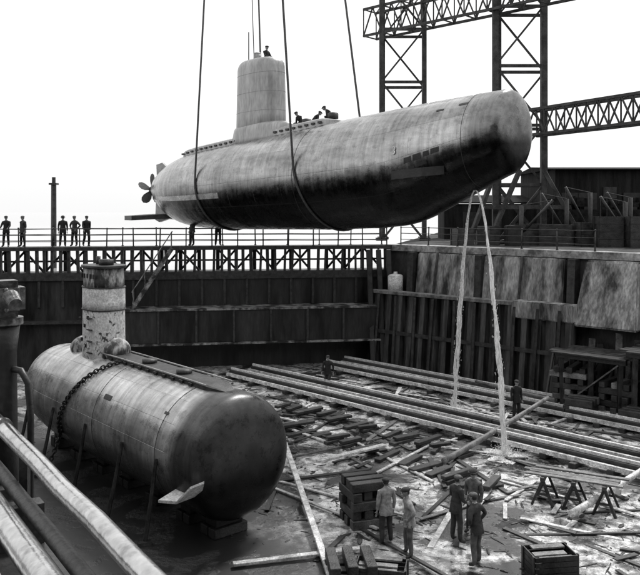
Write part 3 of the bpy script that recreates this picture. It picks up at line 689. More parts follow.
bm=B(); ovalprism(bm,kc,K.a,K.n,1.8,1.42,.022,.12,1,ex=2.4,rnd=.02); part(sub2,"bridge_rim",bm,M_dark,True)
bm=B(); cyl(bm,kc+K.a*.2+Vector((0,0,.22)),.26,.2,16); cyl(bm,kc-K.a*.45+Vector((0,0,.25)),.08,.3,10); part(sub2,"sail_hatch",bm,M_dark,True)
for z in (-1.44,-.655): 
    bm=B(); ovalprism(bm,kc,K.a,K.n,1.78,1.38,z-.015,z+.015,1,ex=2.4,rnd=.005); part(sub2,"band_strip",bm,M_dark,True)
for i in range(4):
    bm=B(); box(bm,kc-K.n*.7+K.a*.35+Vector((0,0,-2.9+i*.4)),(.32,.08,.035),math.atan2(K.a.y,K.a.x)); part(sub2,"step_rung",bm,M_dark)
for (x,z) in ((-.5,-1.8),(-.1,-2.0),(.15,-1.7),(-.35,-2.5),(.0,-2.7)):
    bm=B(); box(bm,kc-K.n*.665+K.a*x+Vector((0,0,z)),(.11,.06,.12),math.atan2(K.a.y,K.a.x),.01); part(sub2,"sail_port",bm,M_black)
for i in range(5):
    bm=B(); pp=kc-K.n*.62+K.a*(-.45+.24*i)+Vector((0,0,-.25)); box(bm,pp,(.1,.06,.16),math.atan2(K.a.y,K.a.x),.01); part(sub2,"bridge_port",bm,M_black)
bm=B(); q=kc+K.a*1.05+Vector((0,0,-2.8)); ball(bm,q,.46,(1,1,.95),24,14); part(sub2,"sonar_dome",bm,M_sail3,True,label="mottled rounded dome at the foot of the sail")
bm=B(); q=kc-K.a*1.4+Vector((0,0,-3.0)); ball(bm,q,.60,(1,1,.75),24,14); part(sub2,"aft_dome",bm,M_sail3,True)
for t in (.60,.76): 
    bm=B(); c=K.S(t,math.pi/2)+Vector((0,0,.10)); cyl(bm,c+Vector((0,0,.05)),.24,.12,18); part(sub2,"hatch",bm,M_dark,True)
for i in range(12):
    t=.42+i*.038; bm=B(); box(bm,K.S(t,math.pi/2)-K.n*.43+Vector((0,0,.0)),(.18,.06,.08),math.atan2(K.a.y,K.a.x)); part(sub2,"limber_hole",bm,M_black)
patch(K,.585,.62,math.pi*.80,math.pi*.83,.012,"hull_port",M_black,sub2)
patch(K,.85,.865,math.pi*.77,math.pi*.785,.012,"hull_port",M_black,sub2)
for t in (.56,.86):
    bm=B(); tube(bm,[K.S(t,2*math.pi*k/56,.0) for k in range(56)],.012,6,True); part(sub2,"weld_ring",bm,M_steel,True)
c=K.S(.945,math.pi*1.13); Z=Vector((0,0,1))
bm=B(); plate(bm,[c-K.a*.35+K.n*.3,c+K.a*.45+K.n*.35,c+K.a*.50-K.n*.45-Z*.05,c-K.a*.05-K.n*.65-Z*.12],.07,(0,0,1)); part(sub2,"bow_plane",bm,M_white,label="pale bow plane root")
bm=B(); plate(bm,[c+K.a*.46+K.n*.35,c+K.a*.90+K.n*.15+Z*.45,c+K.a*.95-K.n*.30+Z*.42,c+K.a*.51-K.n*.45-Z*.05],.06,(0,0,1)); part(sub2,"bow_plane",bm,M_white,label="bent upturned end of the bow plane")
bm=B(); path=[]
for i in range(61):
    f=i/60; path.append(K.S(.525-.19*f,math.pi*(.54+.64*f),.07))
e=path[-1]
for i in range(1,14): path.append(Vector((e.x-.03*i*.6,e.y-.02*i,e.z-.06*i)))
link=0; step=.125
dense=[]
for a_,b_ in zip(path,path[1:]):
    m_=max(1,int((b_-a_).length/.01)); dense+= [a_.lerp(b_,j/m_) for j in range(m_)]
nxt=0; dist=0; last=dense[0]
for i in range(1,len(dense)):
    dist+=(dense[i]-last).length; last=dense[i]
    if dist>=nxt and i<len(dense)-2:
        nxt+=step; d=(dense[i+1]-dense[i-1]).normalized(); s=d.cross(Vector((.3,.2,1))).normalized(); u=s.cross(d)
        if link%2: s=u
        tube(bm,[dense[i]+d*math.cos(a)*.095+s*math.sin(a)*.06 for a in [2*math.pi*k/10 for k in range(10)]],.026,5,True); link+=1
solo("chain","heavy dark chain draped over the docked submarine's hull","chain",bm,M_black,tuple(path[0]),True)
for i,t in enumerate((.12,.26,.40,.54,.68,.82,.92)):
    c=K.S(t,math.pi*1.5); th=thing("keel_block","stack of dark timber keel blocks under the docked submarine","keel block",(c.x,c.y,FL),"keel blocks under the docked submarine")
    zt=c.z+.04; n=2
    for j in range(n):
        h=(zt-FL)/n; z=FL+h*(j+.5)
        bm=B()
        if j%2==0:
            for o in (-.2,.2): beam(bm,c.xy.to_3d()+K.a*o-K.n*.55+Vector((0,0,z)),c.xy.to_3d()+K.a*o+K.n*.55+Vector((0,0,z)),.34,h-.01,bev=.015)
        else: beam(bm,c.xy.to_3d()-K.n*.45+Vector((0,0,z)),c.xy.to_3d()+K.n*.45+Vector((0,0,z)),.55,h-.01,bev=.015)
        part(th,"timber_course",bm,M_timD)
for t,o in ((.87,.35),(.72,.5),(.53,.45),(.33,.5),(.16,.5)):
    top=K.S(t,math.pi*1.0,.02); base=top-K.n*o; base.z=FL
    bm=B(); tube(bm,[base,base.lerp(top,.5)+Vector((.02,0,0)),top],[.065,.06,.05],8)
    box(bm,base+Vector((0,0,.05)),(.35,.25,.1),.4)
    solo("shore_prop","slender dark timber shore propping the docked submarine","timber prop",bm,M_timD,tuple(base),group="timber shores beside the docked submarine")

# ---------------------------------------------------------------- floor timbers
O=Vector((-5.5,42.6,0)); A=Vector((.7,-.714,0)); Bv=Vector((.714,.70,0))
def fp(a,b,z=0): return O+A*a+Bv*b+Vector((0,0,FL+z))
for name,b0,b1,a0,lab in (("slipway_track",0,1.5,1,"long pair of timber baulks with steel rails on the dock floor"),("slipway_track",5.3,6.8,3,"long timber railed track on the dock floor nearer the wall")):
    a1=40
    th=thing(name,lab,"track",tuple(fp(a0,b0)),"timber tracks on the dock floor")
    for bb in (b0,b1):
        n=5; 
        for i in range(n):
            p=a0+(a1-a0)*i/n; q=a0+(a1-a0)*(i+1)/n-.03
            bm=B(); beam(bm,fp(p,bb+U(-.02,.02),.33),fp(q,bb+U(-.02,.02),.33),.36,.26,bev=.02); part(th,"baulk",bm,M_timD)
        bm=B(); beam(bm,fp(a0,bb,.52),fp(a1,bb,.52),.10,.11); part(th,"steel_rail",bm,M_white,label="worn bright steel rail")
        bm=B(); beam(bm,fp(a0,bb-.30,.25),fp(a1,bb-.30,.25),.14,.16); part(th,"guide_timber",bm,M_timL)
    aa=a0+.3
    while aa<a1:
        bm=B(); beam(bm,fp(aa,b0-.55+U(-.15,.15),.10),fp(aa+U(-.08,.08),b1+.55+U(-.15,.15),.10),.26,.18,bev=.015); part(th,"sleeper",bm,M_timD); aa+=1.15*U(.85,1.15)
for (bc,a0_,a1_,g0) in ((-4.4,7.5,21,.75),(-2.3,8,18,.9)):
    a_=a0_
    while a_<a1_:
        th=thing("block_stack","low flat stack of wet timber blocks on the dock floor","timber blocks",tuple(fp(a_,bc)),"rows of timber blocks along the dock floor")
        for j in range(random.choice((1,1,2,2))):
            sh=U(-.3,.3); ln=U(.35,.75); dd=U(-.18,.18)
            bm=B(); beam(bm,fp(a_-dd,bc-ln+sh,.07+.13*j),fp(a_+dd,bc+ln+sh,.07+.13*j),U(.2,.32),.12,bev=.015); part(th,"timber_block",bm,M_timD)
        a_+=g0*U(.7,1.35)
pl=[]
for i in range(8):
    bm=B(); L_=(.8,1.2,1.7,2.3,3.0,3.8,.5,5)[i]; w_=(.16,.12,.16,.12,.14,.18,.16,.12)[i]; h_=(.03,.04,.03,.04,.03,.04,.06,.05)[i]
    box(bm,(0,0,h_/2),(L_,w_,h_),0,.006)
    pl.append([finish(bm.copy(),"plank",M_timD),finish(bm.copy(),"plank",M_timM),finish(bm,"plank",M_timL)])
def on_track(a,b): return (-1.0<b<2.4 and a>0) or (4.4<b<7.6)
cnt=0
while cnt<250:
    a=U(5,33); b=random.gauss(-4,3.6) if R()<.7 else U(2.5,4.3)
    if on_track(a,b) or b<-12: continue
    if b<-1 and abs((O+A*a+Bv*b-K.P0).dot(K.n))<2.2 and (O+A*a+Bv*b-K.P0).dot(K.a)<K.L+1: continue
    p=fp(a,b,.004+U(0,.05)); v=random.choice(pl)
    o=bpy.data.objects.new("plank",random.choice((v[0],v[0],v[0],v[1],v[2]))); COL.objects.link(o); o.location=p
    base=math.atan2(A.y,A.x) if R()<.5 else math.atan2(Bv.y,Bv.x)
    o.rotation_euler=(U(-.04,.04),U(-.03,.03),base+random.gauss(0,.38))
    o["label"]="loose wet plank lying on the silty dock floor"; o["category"]="plank"; o["group"]="loose planks on the dock floor"; cnt+=1
bm=B()
for i in range(4600):
    a=U(2,36); b=random.gauss(-3,5.5)
    if b<-13 or b>9: continue
    s=abs(random.gauss(0,.024))+.010; p=fp(a,b,s*.15)
    M=Matrix.Translation(p)@Matrix.Rotation(U(0,6),4,'Z')@Matrix.Diagonal((s*U(.8,7.0),s*U(.5,1.2),s*U(.25,.6),1))
    bmesh.ops.create_icosphere(bm,subdivisions=1,radius=1,matrix=M)
solo("rubble","small stones and wood scraps scattered over the silt","rubble",bm,M_timD,(0,25,FL),kind="stuff")

def pole(p,q,r,label,mt,name="timber_pole",cat="pole"):
    bm=B(); p=Vector(p); q=Vector(q); n=8
    tube(bm,[p.lerp(q,i/n)+Vector((0,0,-.04*math.sin(math.pi*i/n))) for i in range(n+1)],[r*(1-.25*i/n) for i in range(n+1)],10)
    return solo(name,label,cat,bm,mt,tuple(p),True)
pole((4.4,27.4,FL+.15),(9.8,33.2,FL+1.0),.12,"long grey timber pole lying across the tracks",M_timM)
pole((7.2,22.1,FL+.35),(13.2,27.8,FL+.75),.11,"long pale timber pole resting on blocks",M_timL)
pole((10.2,33.6,FL+.8),(7.6,37.6,FL+.75),.1,"grey pole lying across the far track",M_timM)
bm=B(); beam(bm,(.35,18.2,FL+.12),(-1.3,28.4,FL+.5),.18,.1,bev=.01); solo("long_plank","long pale plank laid across the dock floor","plank",bm,M_timL,(.35,18.2,FL))
bm=B(); beam(bm,(-.1,27,FL+.28),(2.4,28.6,FL+.36),.24,.08,bev=.01); solo("long_plank","pale plank bridging two timber blocks","plank",bm,M_timL,(0,27,FL))
bm=B(); beam(bm,(-2.2,19.5,FL+.1),(1.2,20.4,FL+.12),.18,.07,bev=.01); solo("long_plank","pale plank lying near the docked submarine's bow","plank",bm,M_timL,(-2,19.5,FL))

def crib(x,y,z,w,h,rz,label,group,mt1=None,name="timber_crib",nl=None):
    mt1=mt1 or M_timD
    th=thing(name,label,"timber stack",(x,y,z),group); n=nl or max(2,int(h/.24)); hh=h/n
    for j in range(n):
        ang=rz+(math.pi/2 if j%2 else 0)+U(-.06,.06); d=Vector((math.cos(ang),math.sin(ang),0)); s=Vector((-d.y,d.x,0))
        for o in (-w*.36,0,w*.36):
            bm=B(); c=Vector((x,y,z+hh*(j+.5)))+s*(o+U(-.03,.03)); e=U(-.1,.06); beam(bm,c-d*(w/2+e),c+d*(w/2+U(0,.08)),.26,hh-.008,bev=.015); part(th,"crib_timber",bm,mt1 if R()<.8 else M_timM)
crib(1.25,22.4,FL,1.1,1.3,.3,"square crib of dark timber blocks beside the workers","timber cribs on the dock floor")
crib(.75,19.0,FL,1.2,.5,.1,"low crib of dark timber at the workers' feet","timber cribs on the dock floor")
crib(-2.1,26.4,FL,1.0,.5,.7,"low dark timber crib near the docked bow","timber cribs on the dock floor")
for (k,o,w,h) in ((13.0,3.2,1.6,2.0),(15.2,3.3,1.5,1.6),(14.0,4.6,1.2,.9),(17.4,3.2,1.7,2.3),(19.4,3.4,1.5,1.5),(16.4,4.6,1.1,.8)):
    p=rw(k,o,0); crib(p.x,p.y,FL,w,h,math.atan2(RD.y,RD.x)+U(-.15,.15),"dark timber crib stacked against the dock wall","timber cribs by the dock wall")
for k0 in (12.8,16.0,19.2):
    th=thing("staging","rough timber staging on posts against the dock wall","staging",tuple(rw(k0,3,FL)),"timber staging by the dock wall")
    zt=-4.6 if k0<15 else -4.2
    for kk in (0,1.3,2.6):
        for o in (2.2,3.9):
            bm=B(); beam(bm,rw(k0+kk,o,FL),rw(k0+kk+U(-.1,.1),o,zt),.2,.2,bev=.01); part(th,"post",bm,M_timD)
    for o in (2.2,3.9):
        bm=B(); beam(bm,rw(k0-.3,o,zt+.11),rw(k0+2.9,o,zt+.11),.2,.22); part(th,"bearer",bm,M_timD)
    for o in (2.1,2.5,2.9,3.3,3.7,4.1):
        bm=B(); beam(bm,rw(k0-.4+U(-.3,.3),o,zt+.25),rw(k0+3.0+U(-.3,.3),o,zt+.25+U(0,.03)),.34,.06); part(th,"deck_board",bm,M_timD)
    bm=B(); beam(bm,rw(k0,4.02,FL+.2),rw(k0+2.6,4.02,zt),.14,.06); part(th,"brace",bm,M_timM)
for i in range(14):
    k=11.8+i*.8+U(-.2,.2); p=rw(k,3.6+U(0,.9),FL); q=rw(k+U(-.9,.9),1.7,FL+U(1.8,3.2)); pole(p,q,U(.05,.09),"dark timber pole leaning against the dock wall",M_timD)["group"]="poles leaning on the dock wall"

def sawhorse(x,y,rz,label):
    th=thing("sawhorse",label,"sawhorse",(x,y,FL),"sawhorses on the dock floor"); R_=Matrix.Rotation(rz,3,'Z'); c=Vector((x,y,FL))
    def w_(p): return c+R_@Vector(p)
    bm=B(); beam(bm,w_((-.5,0,.82)),w_((.5,0,.82)),.12,.12,bev=.01); part(th,"top_beam",bm,M_timD)
    for sx in (-.38,.38):
        for sy in (-1,1):
            bm=B(); beam(bm,w_((sx,0,.78)),w_((sx*1.15,.32*sy,0)),.09,.07); part(th,"leg",bm,M_timD)
        bm=B(); beam(bm,w_((sx*1.08,-.2,.35)),w_((sx*1.08,.2,.35)),.05,.06); part(th,"cross_brace",bm,M_timD)
sawhorse(7.0,24.0,1.1,"rough timber sawhorse carrying planks"); sawhorse(8.6,23.2,1.1,"rough timber sawhorse carrying planks"); sawhorse(7.8,23.6,1.15,"rough timber sawhorse carrying planks")
for i in range(4):
    o_=Vector((.10,.20,0))*(i-1.5)
    bm=B(); beam(bm,Vector((6.6+U(-.3,.2),24.3,FL+.91))+o_,Vector((8.9+U(-.2,.3),23.0,FL+.91))+o_,.18,.05,bev=.005); solo("long_plank","wet plank laid across the sawhorses","plank",bm,M_timM,(7.8,23.6,FL+.9),group="planks on the sawhorses")
crate(5.75,19.3,FL,(1.1,.75,.55),.15,"open slatted crate of timber on the dock floor",M_timD,"crates on the dock floor")
crate(1.5,18.9,FL,(1.2,.7,.4),-.2,"low open slatted crate on the dock floor",M_timD,"crates on the dock floor")
crate(9.6,20.6,FL,(.9,.7,.5),.4,"open slatted crate near the sawhorses",M_timD,"crates on the dock floor")

# ---------------------------------------------------------------- near quay edge
def qp(s,p,z): return Q0+QD*s+Vector((-.825,-.565,0))*p+Vector((0,0,z))
def qpipe(p,z,r,mt,label,s0=-3,s1=14):
    th=thing("pipe",label,"pipe",tuple(qp(3,p,z)),"pipes along the quay edge")
    n=34; bm=B(); tube(bm,[qp(s0+(s1-s0)*i/n,p+U(-.004,.004),z+U(-.004,.004)) for i in range(n+1)],r,28); part(th,"pipe_run",bm,mt,True)
    s=s0+.55
    while s<s1:
        bm=B(); tube(bm,[qp(s,p,z),qp(s+.05,p,z)],r*1.25,24); part(th,"flange",bm,mt); s+=3.9
qpipe(.10,.58,.05,M_rail,"worn bright steel pipe running along the quay edge")
qpipe(.19,.40,.04,M_dark,"thin dark steel pipe running along the quay edge")
qpipe(.33,.38,.07,M_rail,"thick worn steel pipe running along the quay edge")
for (p,z,wd,mt,l) in ((.50,.30,.10,M_timL,"pale timber plank along the quay edge"),(.63,.30,.10,M_dark,"dark timber strip along the quay edge"),(.76,.31,.11,M_timL,"pale timber plank along the quay edge"),(.92,.30,.14,M_dark,"dark plank along the quay edge")):
    bm=B(); beam(bm,qp(-3,p,z),qp(14,p,z),wd,.06,bev=.006); solo("edge_plank",l,"plank",bm,mt,tuple(qp(2,p,z)),group="planks along the quay edge")
bm=B(); beam(bm,qp(-3,.7,.012),qp(14,.7,.012),1.5,.02); solo("tarred_decking","tarred dark timber decking along the quay edge","decking",bm,M_black,tuple(qp(2,.7,0)))
for s in (-1.5,.6,2.7,4.8,6.9,9):
    th=thing("pipe_bracket","dark iron bracket carrying the quay edge pipes","bracket",tuple(qp(s,.5,0)),"pipe brackets along the quay edge")
    bm=B(); box(bm,qp(s,.5,.14),(1.0,.12,.24),math.atan2(-.565,-.825)); part(th,"bracket_beam",bm,M_dark)
    for p,z in ((.10,.55),(.33,.33)): 
        bm=B(); beam(bm,qp(s,p,.2),qp(s,p,z),.05,.05); part(th,"upright",bm,M_dark)
c=qp(5.85,-.02,0); an=math.atan2(QD.y,QD.x)
th=thing("fairlead_post","dark iron post with a blocky machinery cap and hose","fairlead",tuple(c))
bm=B(); tube(bm,[c,c+Vector((0,0,.3)),c+Vector((0,0,1.0)),c+Vector((0,0,1.2))],[.12,.085,.075,.10],20); part(th,"post_body",bm,M_black,True)
bm=B(); box(bm,c+Vector((0,0,1.38)),(.24,.24,.26),an,.05); cyl(bm,c+Vector((0,0,1.22)),.12,.05,24)
tube(bm,[c+Vector((.02,-.02,1.40)),c+Vector((.10,-.14,1.40)),c+Vector((.15,-.2,1.36))],[.06,.055,.045],14)
for dx,dz in ((-.07,.07),(.07,.07),(-.07,-.07),(.07,-.07)): ball(bm,c+Vector((dx*.8,-.15+dx*.4,1.38+dz)),.016,u=8,v=6)
part(th,"post_head",bm,mat("greasy_grey_casting",.05,.22,.4,scale=9,bump=.4,metal=.4),False,label="worn grey blocky cap")
bm=B(); tube(bm,[c+Vector((.03,-.02,.88)),c+Vector((.13,-.05,.87)),c+Vector((.19,-.07,.78)),c+Vector((.21,-.08,.55)),c+Vector((.21,-.08,-.3))],.024,10); part(th,"hose",bm,M_black,True)
bm=B(); box(bm,c+Vector((-.05,-.05,.04)),(.3,.4,.08),.4); part(th,"foot_bracket",bm,M_dark)

# ---------------------------------------------------------------- people
M_skin=mat("weathered_skin",.22,.32,.6,scale=6,bump=.1,fineamt=.1)
M_hair=mat("dark_hair",.015,.03,.6,scale=20,bump=.3)
def cloth(n,v): return mat(n,v*.65,v*1.35,.85,scale=5,bump=.8,fine=11,fineamt=.35)
C_black=cloth("black_wool",.012); C_dark=cloth("dark_serge",.03); C_mid=cloth("grey_canvas",.10); C_light=cloth("pale_canvas",.26); C_boot=mat("muddy_leather",.01,.04,.5)
def skin_mesh(verts,edges,rad,sub=2):
    me=bpy.data.meshes.new("tmp"); me.from_pydata(verts,edges,[]); o=bpy.data.objects.new("tmp",me); COL.objects.link(o)
    sm=o.modifiers.new("s",'SKIN'); sm.use_smooth_shade=True
    for i,r in enumerate(rad):
        d=me.skin_vertices[0].data[i]; d.radius=r if isinstance(r,tuple) else (r,r); d.use_root=(i==0)
    ss=o.modifiers.new("d",'SUBSURF'); ss.levels=sub; ss.render_levels=sub
    dg=bpy.context.evaluated_depsgraph_get(); dg.update()
    res=bpy.data.meshes.new_from_object(o.evaluated_get(dg)); bpy.data.objects.remove(o); return res
hv=[(0,0,.02),(0,0,-.035)]; he=[(0,1)]; hr=[(.024,.019),(.034,.016)]
for i,(x,l) in enumerate(((-.03,.062),(-.01,.074),(.011,.070),(.031,.054))):
    b0=len(hv); hv+=[(x,.002,-.085),(x*1.08,.012,-.085-l*.55),(x*1.08,.034,-.085-l*.92)]; he+=[(1,b0),(b0,b0+1),(b0+1,b0+2)]; hr+=[(.011,.011),(.009,.009),(.007,.007)]
b0=len(hv); hv+=[(-.045,.012,-.05),(-.062,.03,-.085)]; he+=[(1,b0),(b0,b0+1)]; hr+=[(.012,.012),(.009,.009)]
HAND=skin_mesh(hv,he,hr,1)
def head_bm():
    bm=B(); bmesh.ops.create_uvsphere(bm,u_segments=28,v_segments=20,radius=1)
    for v in bm.verts:
        x,y,z=v.co
        yy=y
        if y>0:
            yy+=.24*math.exp(-((x/.14)**2+((z+.12)/.2)**2))-.10*math.exp(-(((abs(x)-.36)/.16)**2+((z-.1)/.13)**2))+.06*math.exp(-((x/.3)**2+((z+.45)/.08)**2))
            yy+=.05*math.exp(-((z-.28)/.1)**2)
            if z<-.5: yy+=.12*math.exp(-((x/.3)**2))
        xx=x*(1-.28*max(0,-z)); 
        v.co=Vector((xx*.078,yy*.097,z*.122))
    for s in (-1,1): ball(bm,(s*.079,-.005,-.005),.024,(.4,.8,1.3),8,6)
    for s in (-1,1): ball(bm,(s*.028,.080,.012),.011,(1,.7,.7),8,6)
    return bm
def person(loc,face,label,top,bot,pose='stand',hat='cap',h=1.76,group="dock workers",lean=0,mir=1,look=0):
    V=[];E=[];Rr=[];tag={}
    def av(p,r): V.append(Vector(p)); Rr.append(r); return len(V)-1
    def ae(a,c,t): E.append((a,c)); tag[len(E)-1]=t
    pz=.96
    L_=Matrix.Rotation(-lean,3,'X')
    pel=Vector((0,0,pz))
    def T(p): return pel+L_@(Vector(p)-pel)
    if pose in('crouch','sit'):
        pz=.5 if pose=='sit' else .42
    dz=pz-.96
    pel=Vector((0,0,.96))
    D=Vector((0,0,dz))
    a0=av(Vector((0,0,.96))+D,(.155,.125)); a1=av(T((0,.0,1.13))+D,(.15,.115)); a2=av(T((0,.01,1.30))+D,(.175,.125)); a3=av(T((0,0,1.43))+D,(.13,.10)); a4=av(T((0,.005,1.50))+D,(.06,.06)); a5=av(T((0,.02,1.57))+D,(.052,.055))
    ae(a0,a1,'t');ae(a1,a2,'t');ae(a2,a3,'t');ae(a3,a4,'n');ae(a4,a5,'n')
    arms={'stand':(((.235,-.02,1.16),(.235,.05,.90)),)*2,
     'hips':(((.34,-.06,1.2),(.19,.06,1.03)),((.34,-.06,1.2),(.19,.06,1.03))),
     'front':(((.25,.02,1.17),(.13,.24,1.14)),((.25,.02,1.17),(.13,.24,1.06))),
     'walk':(((.24,-.13,1.18),(.235,-.12,.93)),((.24,.08,1.18),(.235,.22,.98))),
     'rail':(((.24,.10,1.18),(.22,.30,1.08)),((.24,.10,1.18),(.22,.30,1.08))),
     'crouch':(((.25,.14,1.18),(.18,.36,1.05)),((.25,.14,1.18),(.18,.36,1.1))),
     'sit':(((.25,.08,1.18),(.19,.30,1.04)),((.25,.08,1.18),(.19,.30,1.04)))}[pose]
    legs={'walk':(((.10,.16,.52),(.10,.12,.10),(.10,.27,.05)),((.10,-.03,.5),(.10,-.26,.14),(.10,-.14,.05))),
      'crouch':(((.16,.42,.44),(.14,.12,.09),(.16,.27,.05)),((.18,.40,.40),(.16,.06,.09),(.18,.2,.05))),
      'sit':(((.12,.43,.50),(.12,.46,.10),(.13,.62,.05)),((.12,.43,.52),(.12,.50,.10),(.13,.66,.05)))}.get(pose,(((.115,.02,.51),(.125,-.02,.10),(.15,.13,.05)),((.12,.05,.51),(.15,.03,.10),(.19,.17,.05))))
    hands=[]
    for s,(el,wr) in zip((-1*mir,1*mir),arms):
        sh=av(T((.185*s,0,1.40))+D,(.078,.075)); e=av(T((el[0]*s,el[1],el[2]))+D,(.056,.056)); wv=T((wr[0]*s,wr[1],wr[2]))+D; w_=av(wv,(.042,.04))
        ae(a3,sh,'t');ae(sh,e,'t');ae(e,w_,'t'); hands.append((wv,(wv-V[e]).normalized(),s))
    for s,(kn,an_,toe) in zip((-1*mir,1*mir),legs):
        hp=av(Vector((.095*s,.0,.90))+D,(.105,.105)); k=av((kn[0]*s,kn[1],kn[2]),(.075,.078)); m_=av(((kn[0]+an_[0])/2*s,(kn[1]+an_[1])/2-.015,(kn[2]+an_[2])/2),(.068,.072)); a=av((an_[0]*s,an_[1],an_[2]),(.055,.06)); t_=av((toe[0]*s,toe[1],toe[2]),(.045,.035))
        ae(a0,hp,'l');ae(hp,k,'l');ae(k,m_,'l');ae(m_,a,'l');ae(a,t_,'b')
    me=skin_mesh([tuple(v) for v in V],E,Rr,2)
    mats=[top,bot,M_skin,C_boot,M_hair]; idx={'t':0,'l':1,'n':2,'b':3}
    bm=B(); bm.from_mesh(me)
    for f in bm.faces:
        c=f.calc_center_median(); best=1e9;bt='t'
        for i,(p,q) in enumerate(E):
            P_=V[p];Q_=V[q]; d=Q_-P_; u=max(0,min(1,(c-P_).dot(d)/d.length_squared)); dd=(c-P_-d*u).length-.5*(Rr[p][0]*(1-u)+Rr[q][0]*u)
            if dd<best: best=dd;bt=tag[i]
        f.material_index=idx[bt]; f.smooth=True
        if bt=='l' and c.z-dz>.86: f.material_index=0
    for wv,d,s in hands:
        hb=B(); hb.from_mesh(HAND); q=(-d).to_track_quat('Z','Y').to_matrix().to_4x4(); M=Matrix.Translation(wv+d*.03)@q@Matrix.Rotation(math.pi/2*-s,4,'Z')@Matrix.Diagonal((s,1,1,1))
        mp={}
        for v in hb.verts: mp[v.index]=bm.verts.new(M@v.co)
        for f in hb.faces:
            try: nf=bm.faces.new([mp[v.index] for v in f.verts]); nf.material_index=2; nf.smooth=True
            except Exception: pass
        hb.free()
    hb=head_bm(); hp_=T((0,.03,1.645))+D; M=Matrix.Translation(hp_)@Matrix.Rotation(look,4,'Z')@Matrix.Rotation(-lean*.5-.08,4,'X'); mp={}
    for v in hb.verts: mp[v]=bm.verts.new(M@v.co)
    for f in hb.faces:
        c=f.calc_center_median(); nf=bm.faces.new([mp[v] for v in f.verts]); nf.smooth=True
        nf.material_index=4 if (c.z>.055 or (c.y<-.02 and c.z>-.05)) or (abs(abs(c.x)-.028)<.012 and abs(c.z-.012)<.009 and c.y>.084) else 2
    hb.free()
    bmesh.ops.recalc_face_normals(bm,faces=bm.faces)
    me2=bpy.data.meshes.new("person"); bm.to_mesh(me2); bm.free()
    for mm in mats: me2.materials.append(mm)
    o=bpy.data.objects.new("person",me2); COL.objects.link(o); o.location=loc; o.rotation_euler=(0,0,face); k=h/1.76; o.scale=(k,k,k)
    o["label"]=label; o["category"]="person"; o["group"]=group
    if hat:
        hb=B()
        if hat=='cap':
            ball(hb,(0,-.005,.055),.105,(.92,1.1,.62),20,12); 
            bmesh.ops.create_cone(hb,cap_ends=True,segments=18,radius1=.072,radius2=.066,depth=.012,matrix=Matrix.Translation((0,.085,.05))@Matrix.Diagonal((1,.8,1,1)))
        else:
            ball(hb,(0,0,.05),.108,(.95,1.12,.85),20,12); bmesh.ops.create_cone(hb,cap_ends=True,segments=24,radius1=.15,radius2=.13,depth=.015,matrix=Matrix.Translation((0,0,.05)))
        for v in hb.verts: v.co=M@v.co
        c=bpy.data.objects.new("cap" if hat=='cap' else "hat",finish(hb,"cap",C_dark if top is not C_dark else C_mid,True)); COL.objects.link(c); c.parent=o
    if pose not in('sit','crouch'):
        hb=B(); rings=[]
        for j,(z,rx,ry) in enumerate(((1.08,.168,.125),(.98,.178,.14),(.86,.185,.15),(.80,.19,.155))):
            rings.append([hb.verts.new(T((math.cos(2*math.pi*k/28)*(rx+.012*math.sin(k*2.1)*j/2),math.sin(2*math.pi*k/28)*(ry+.012*math.sin(k*1.7)*j/2),z))) for k in range(28)])
        for j in range(3):
            for k in range(28): hb.faces.new((rings[j][k],rings[j][(k+1)%28],rings[j+1][(k+1)%28],rings[j+1][k]))
        c=bpy.data.objects.new("jacket_hem",finish(hb,"jacket_hem",top,True)); COL.objects.link(c); c.parent=o
    return o
pi=math.pi
W="dock workers on the dock floor"
person((1.79,20.9,FL),pi*.1,"worker in a pale jacket and dark trousers, back turned",C_light,C_dark,'stand','cap',1.8,W)
person((2.32,20.1,FL),pi*.55,"worker in a pale canvas jacket, standing side on",C_light,C_mid,'hips','cap',1.84,W,lean=.08)
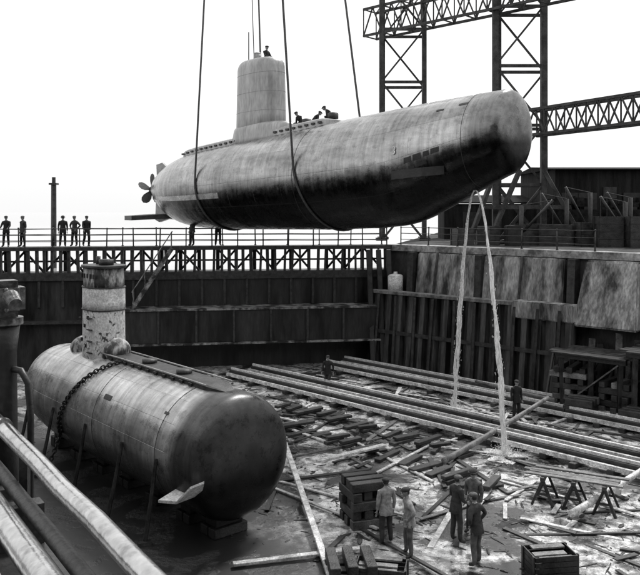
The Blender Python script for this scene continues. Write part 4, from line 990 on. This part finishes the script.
person((3.7,21.0,FL),-pi*.35,"worker in a dark jacket, one arm across the body",C_dark,C_dark,'front','cap',1.84,W,lean=.05)
person((3.98,19.6,FL),pi*.25,"worker in dark jacket and trousers, hands on hips",C_dark,C_mid,'hips','cap',1.86,W,lean=.1)
person((4.3,21.6,FL),pi*.8,"worker in a grey canvas jacket facing his workmates",C_mid,C_dark,'stand','hat',1.8,W)
person((8.45,33.2,FL),-pi*.9,"lone worker in black by the far track",C_black,C_black,'stand','cap',1.78,W)
person((.4,38.9,FL),pi*.9,"lone worker in dark clothes near the gate",C_black,C_dark,'walk','cap',1.78,W)
Wg="onlookers on the dock gate walkway"
for (k,o,fa,ps,l,c1) in ((9.6,-.35,pi*1.0,'rail',"onlooker in a dark coat leaning at the railing",C_black),(10.5,-.4,pi*.8,'stand',"onlooker in dark clothes on the walkway",C_dark),
    (12.7,-.3,pi*1.1,'stand',"onlooker in a dark coat standing by the railing",C_black),(13.3,-.6,pi*.9,'hips',"onlooker with hands on hips on the walkway",C_dark),(14.0,-.35,pi*1.2,'walk',"onlooker in black walking along the walkway",C_black),
    (20.0,-.4,pi*.7,'stand',"onlooker in dark clothes on the walkway",C_dark),(21.5,-.4,pi*1.1,'rail',"onlooker in a black coat at the railing",C_black)):
    person(tuple(gp(k,o,.002)),fa,l,c1,C_black,ps,'cap' if R()<.7 else 'hat',1.78,Wg)
Ws="crew riding on the hanging submarine"
person(tuple(sc+H.a*.5+Vector((0,0,10.15-1.0))),-pi*.7,"crewman in dark clothes standing in the sail cockpit",C_black,C_black,'rail','cap',1.7,Ws)
for (t,o,fa,l,ln) in ((.525,.55,pi*.7,"crewman in black crouching on the deck beside the sail",.6),(.55,.6,-pi*.4,"crewman in dark clothes crouching on the deck casing",.7),(.61,.5,pi*.4,"crewman crouching by a deck hatch",.75)):
    c=H.S(t,pi/2)+Vector((0,0,.05)); person(tuple(c+H.n*o),fa,l,C_black,C_black,'crouch','cap',1.62,Ws,lean=ln)
print("done")
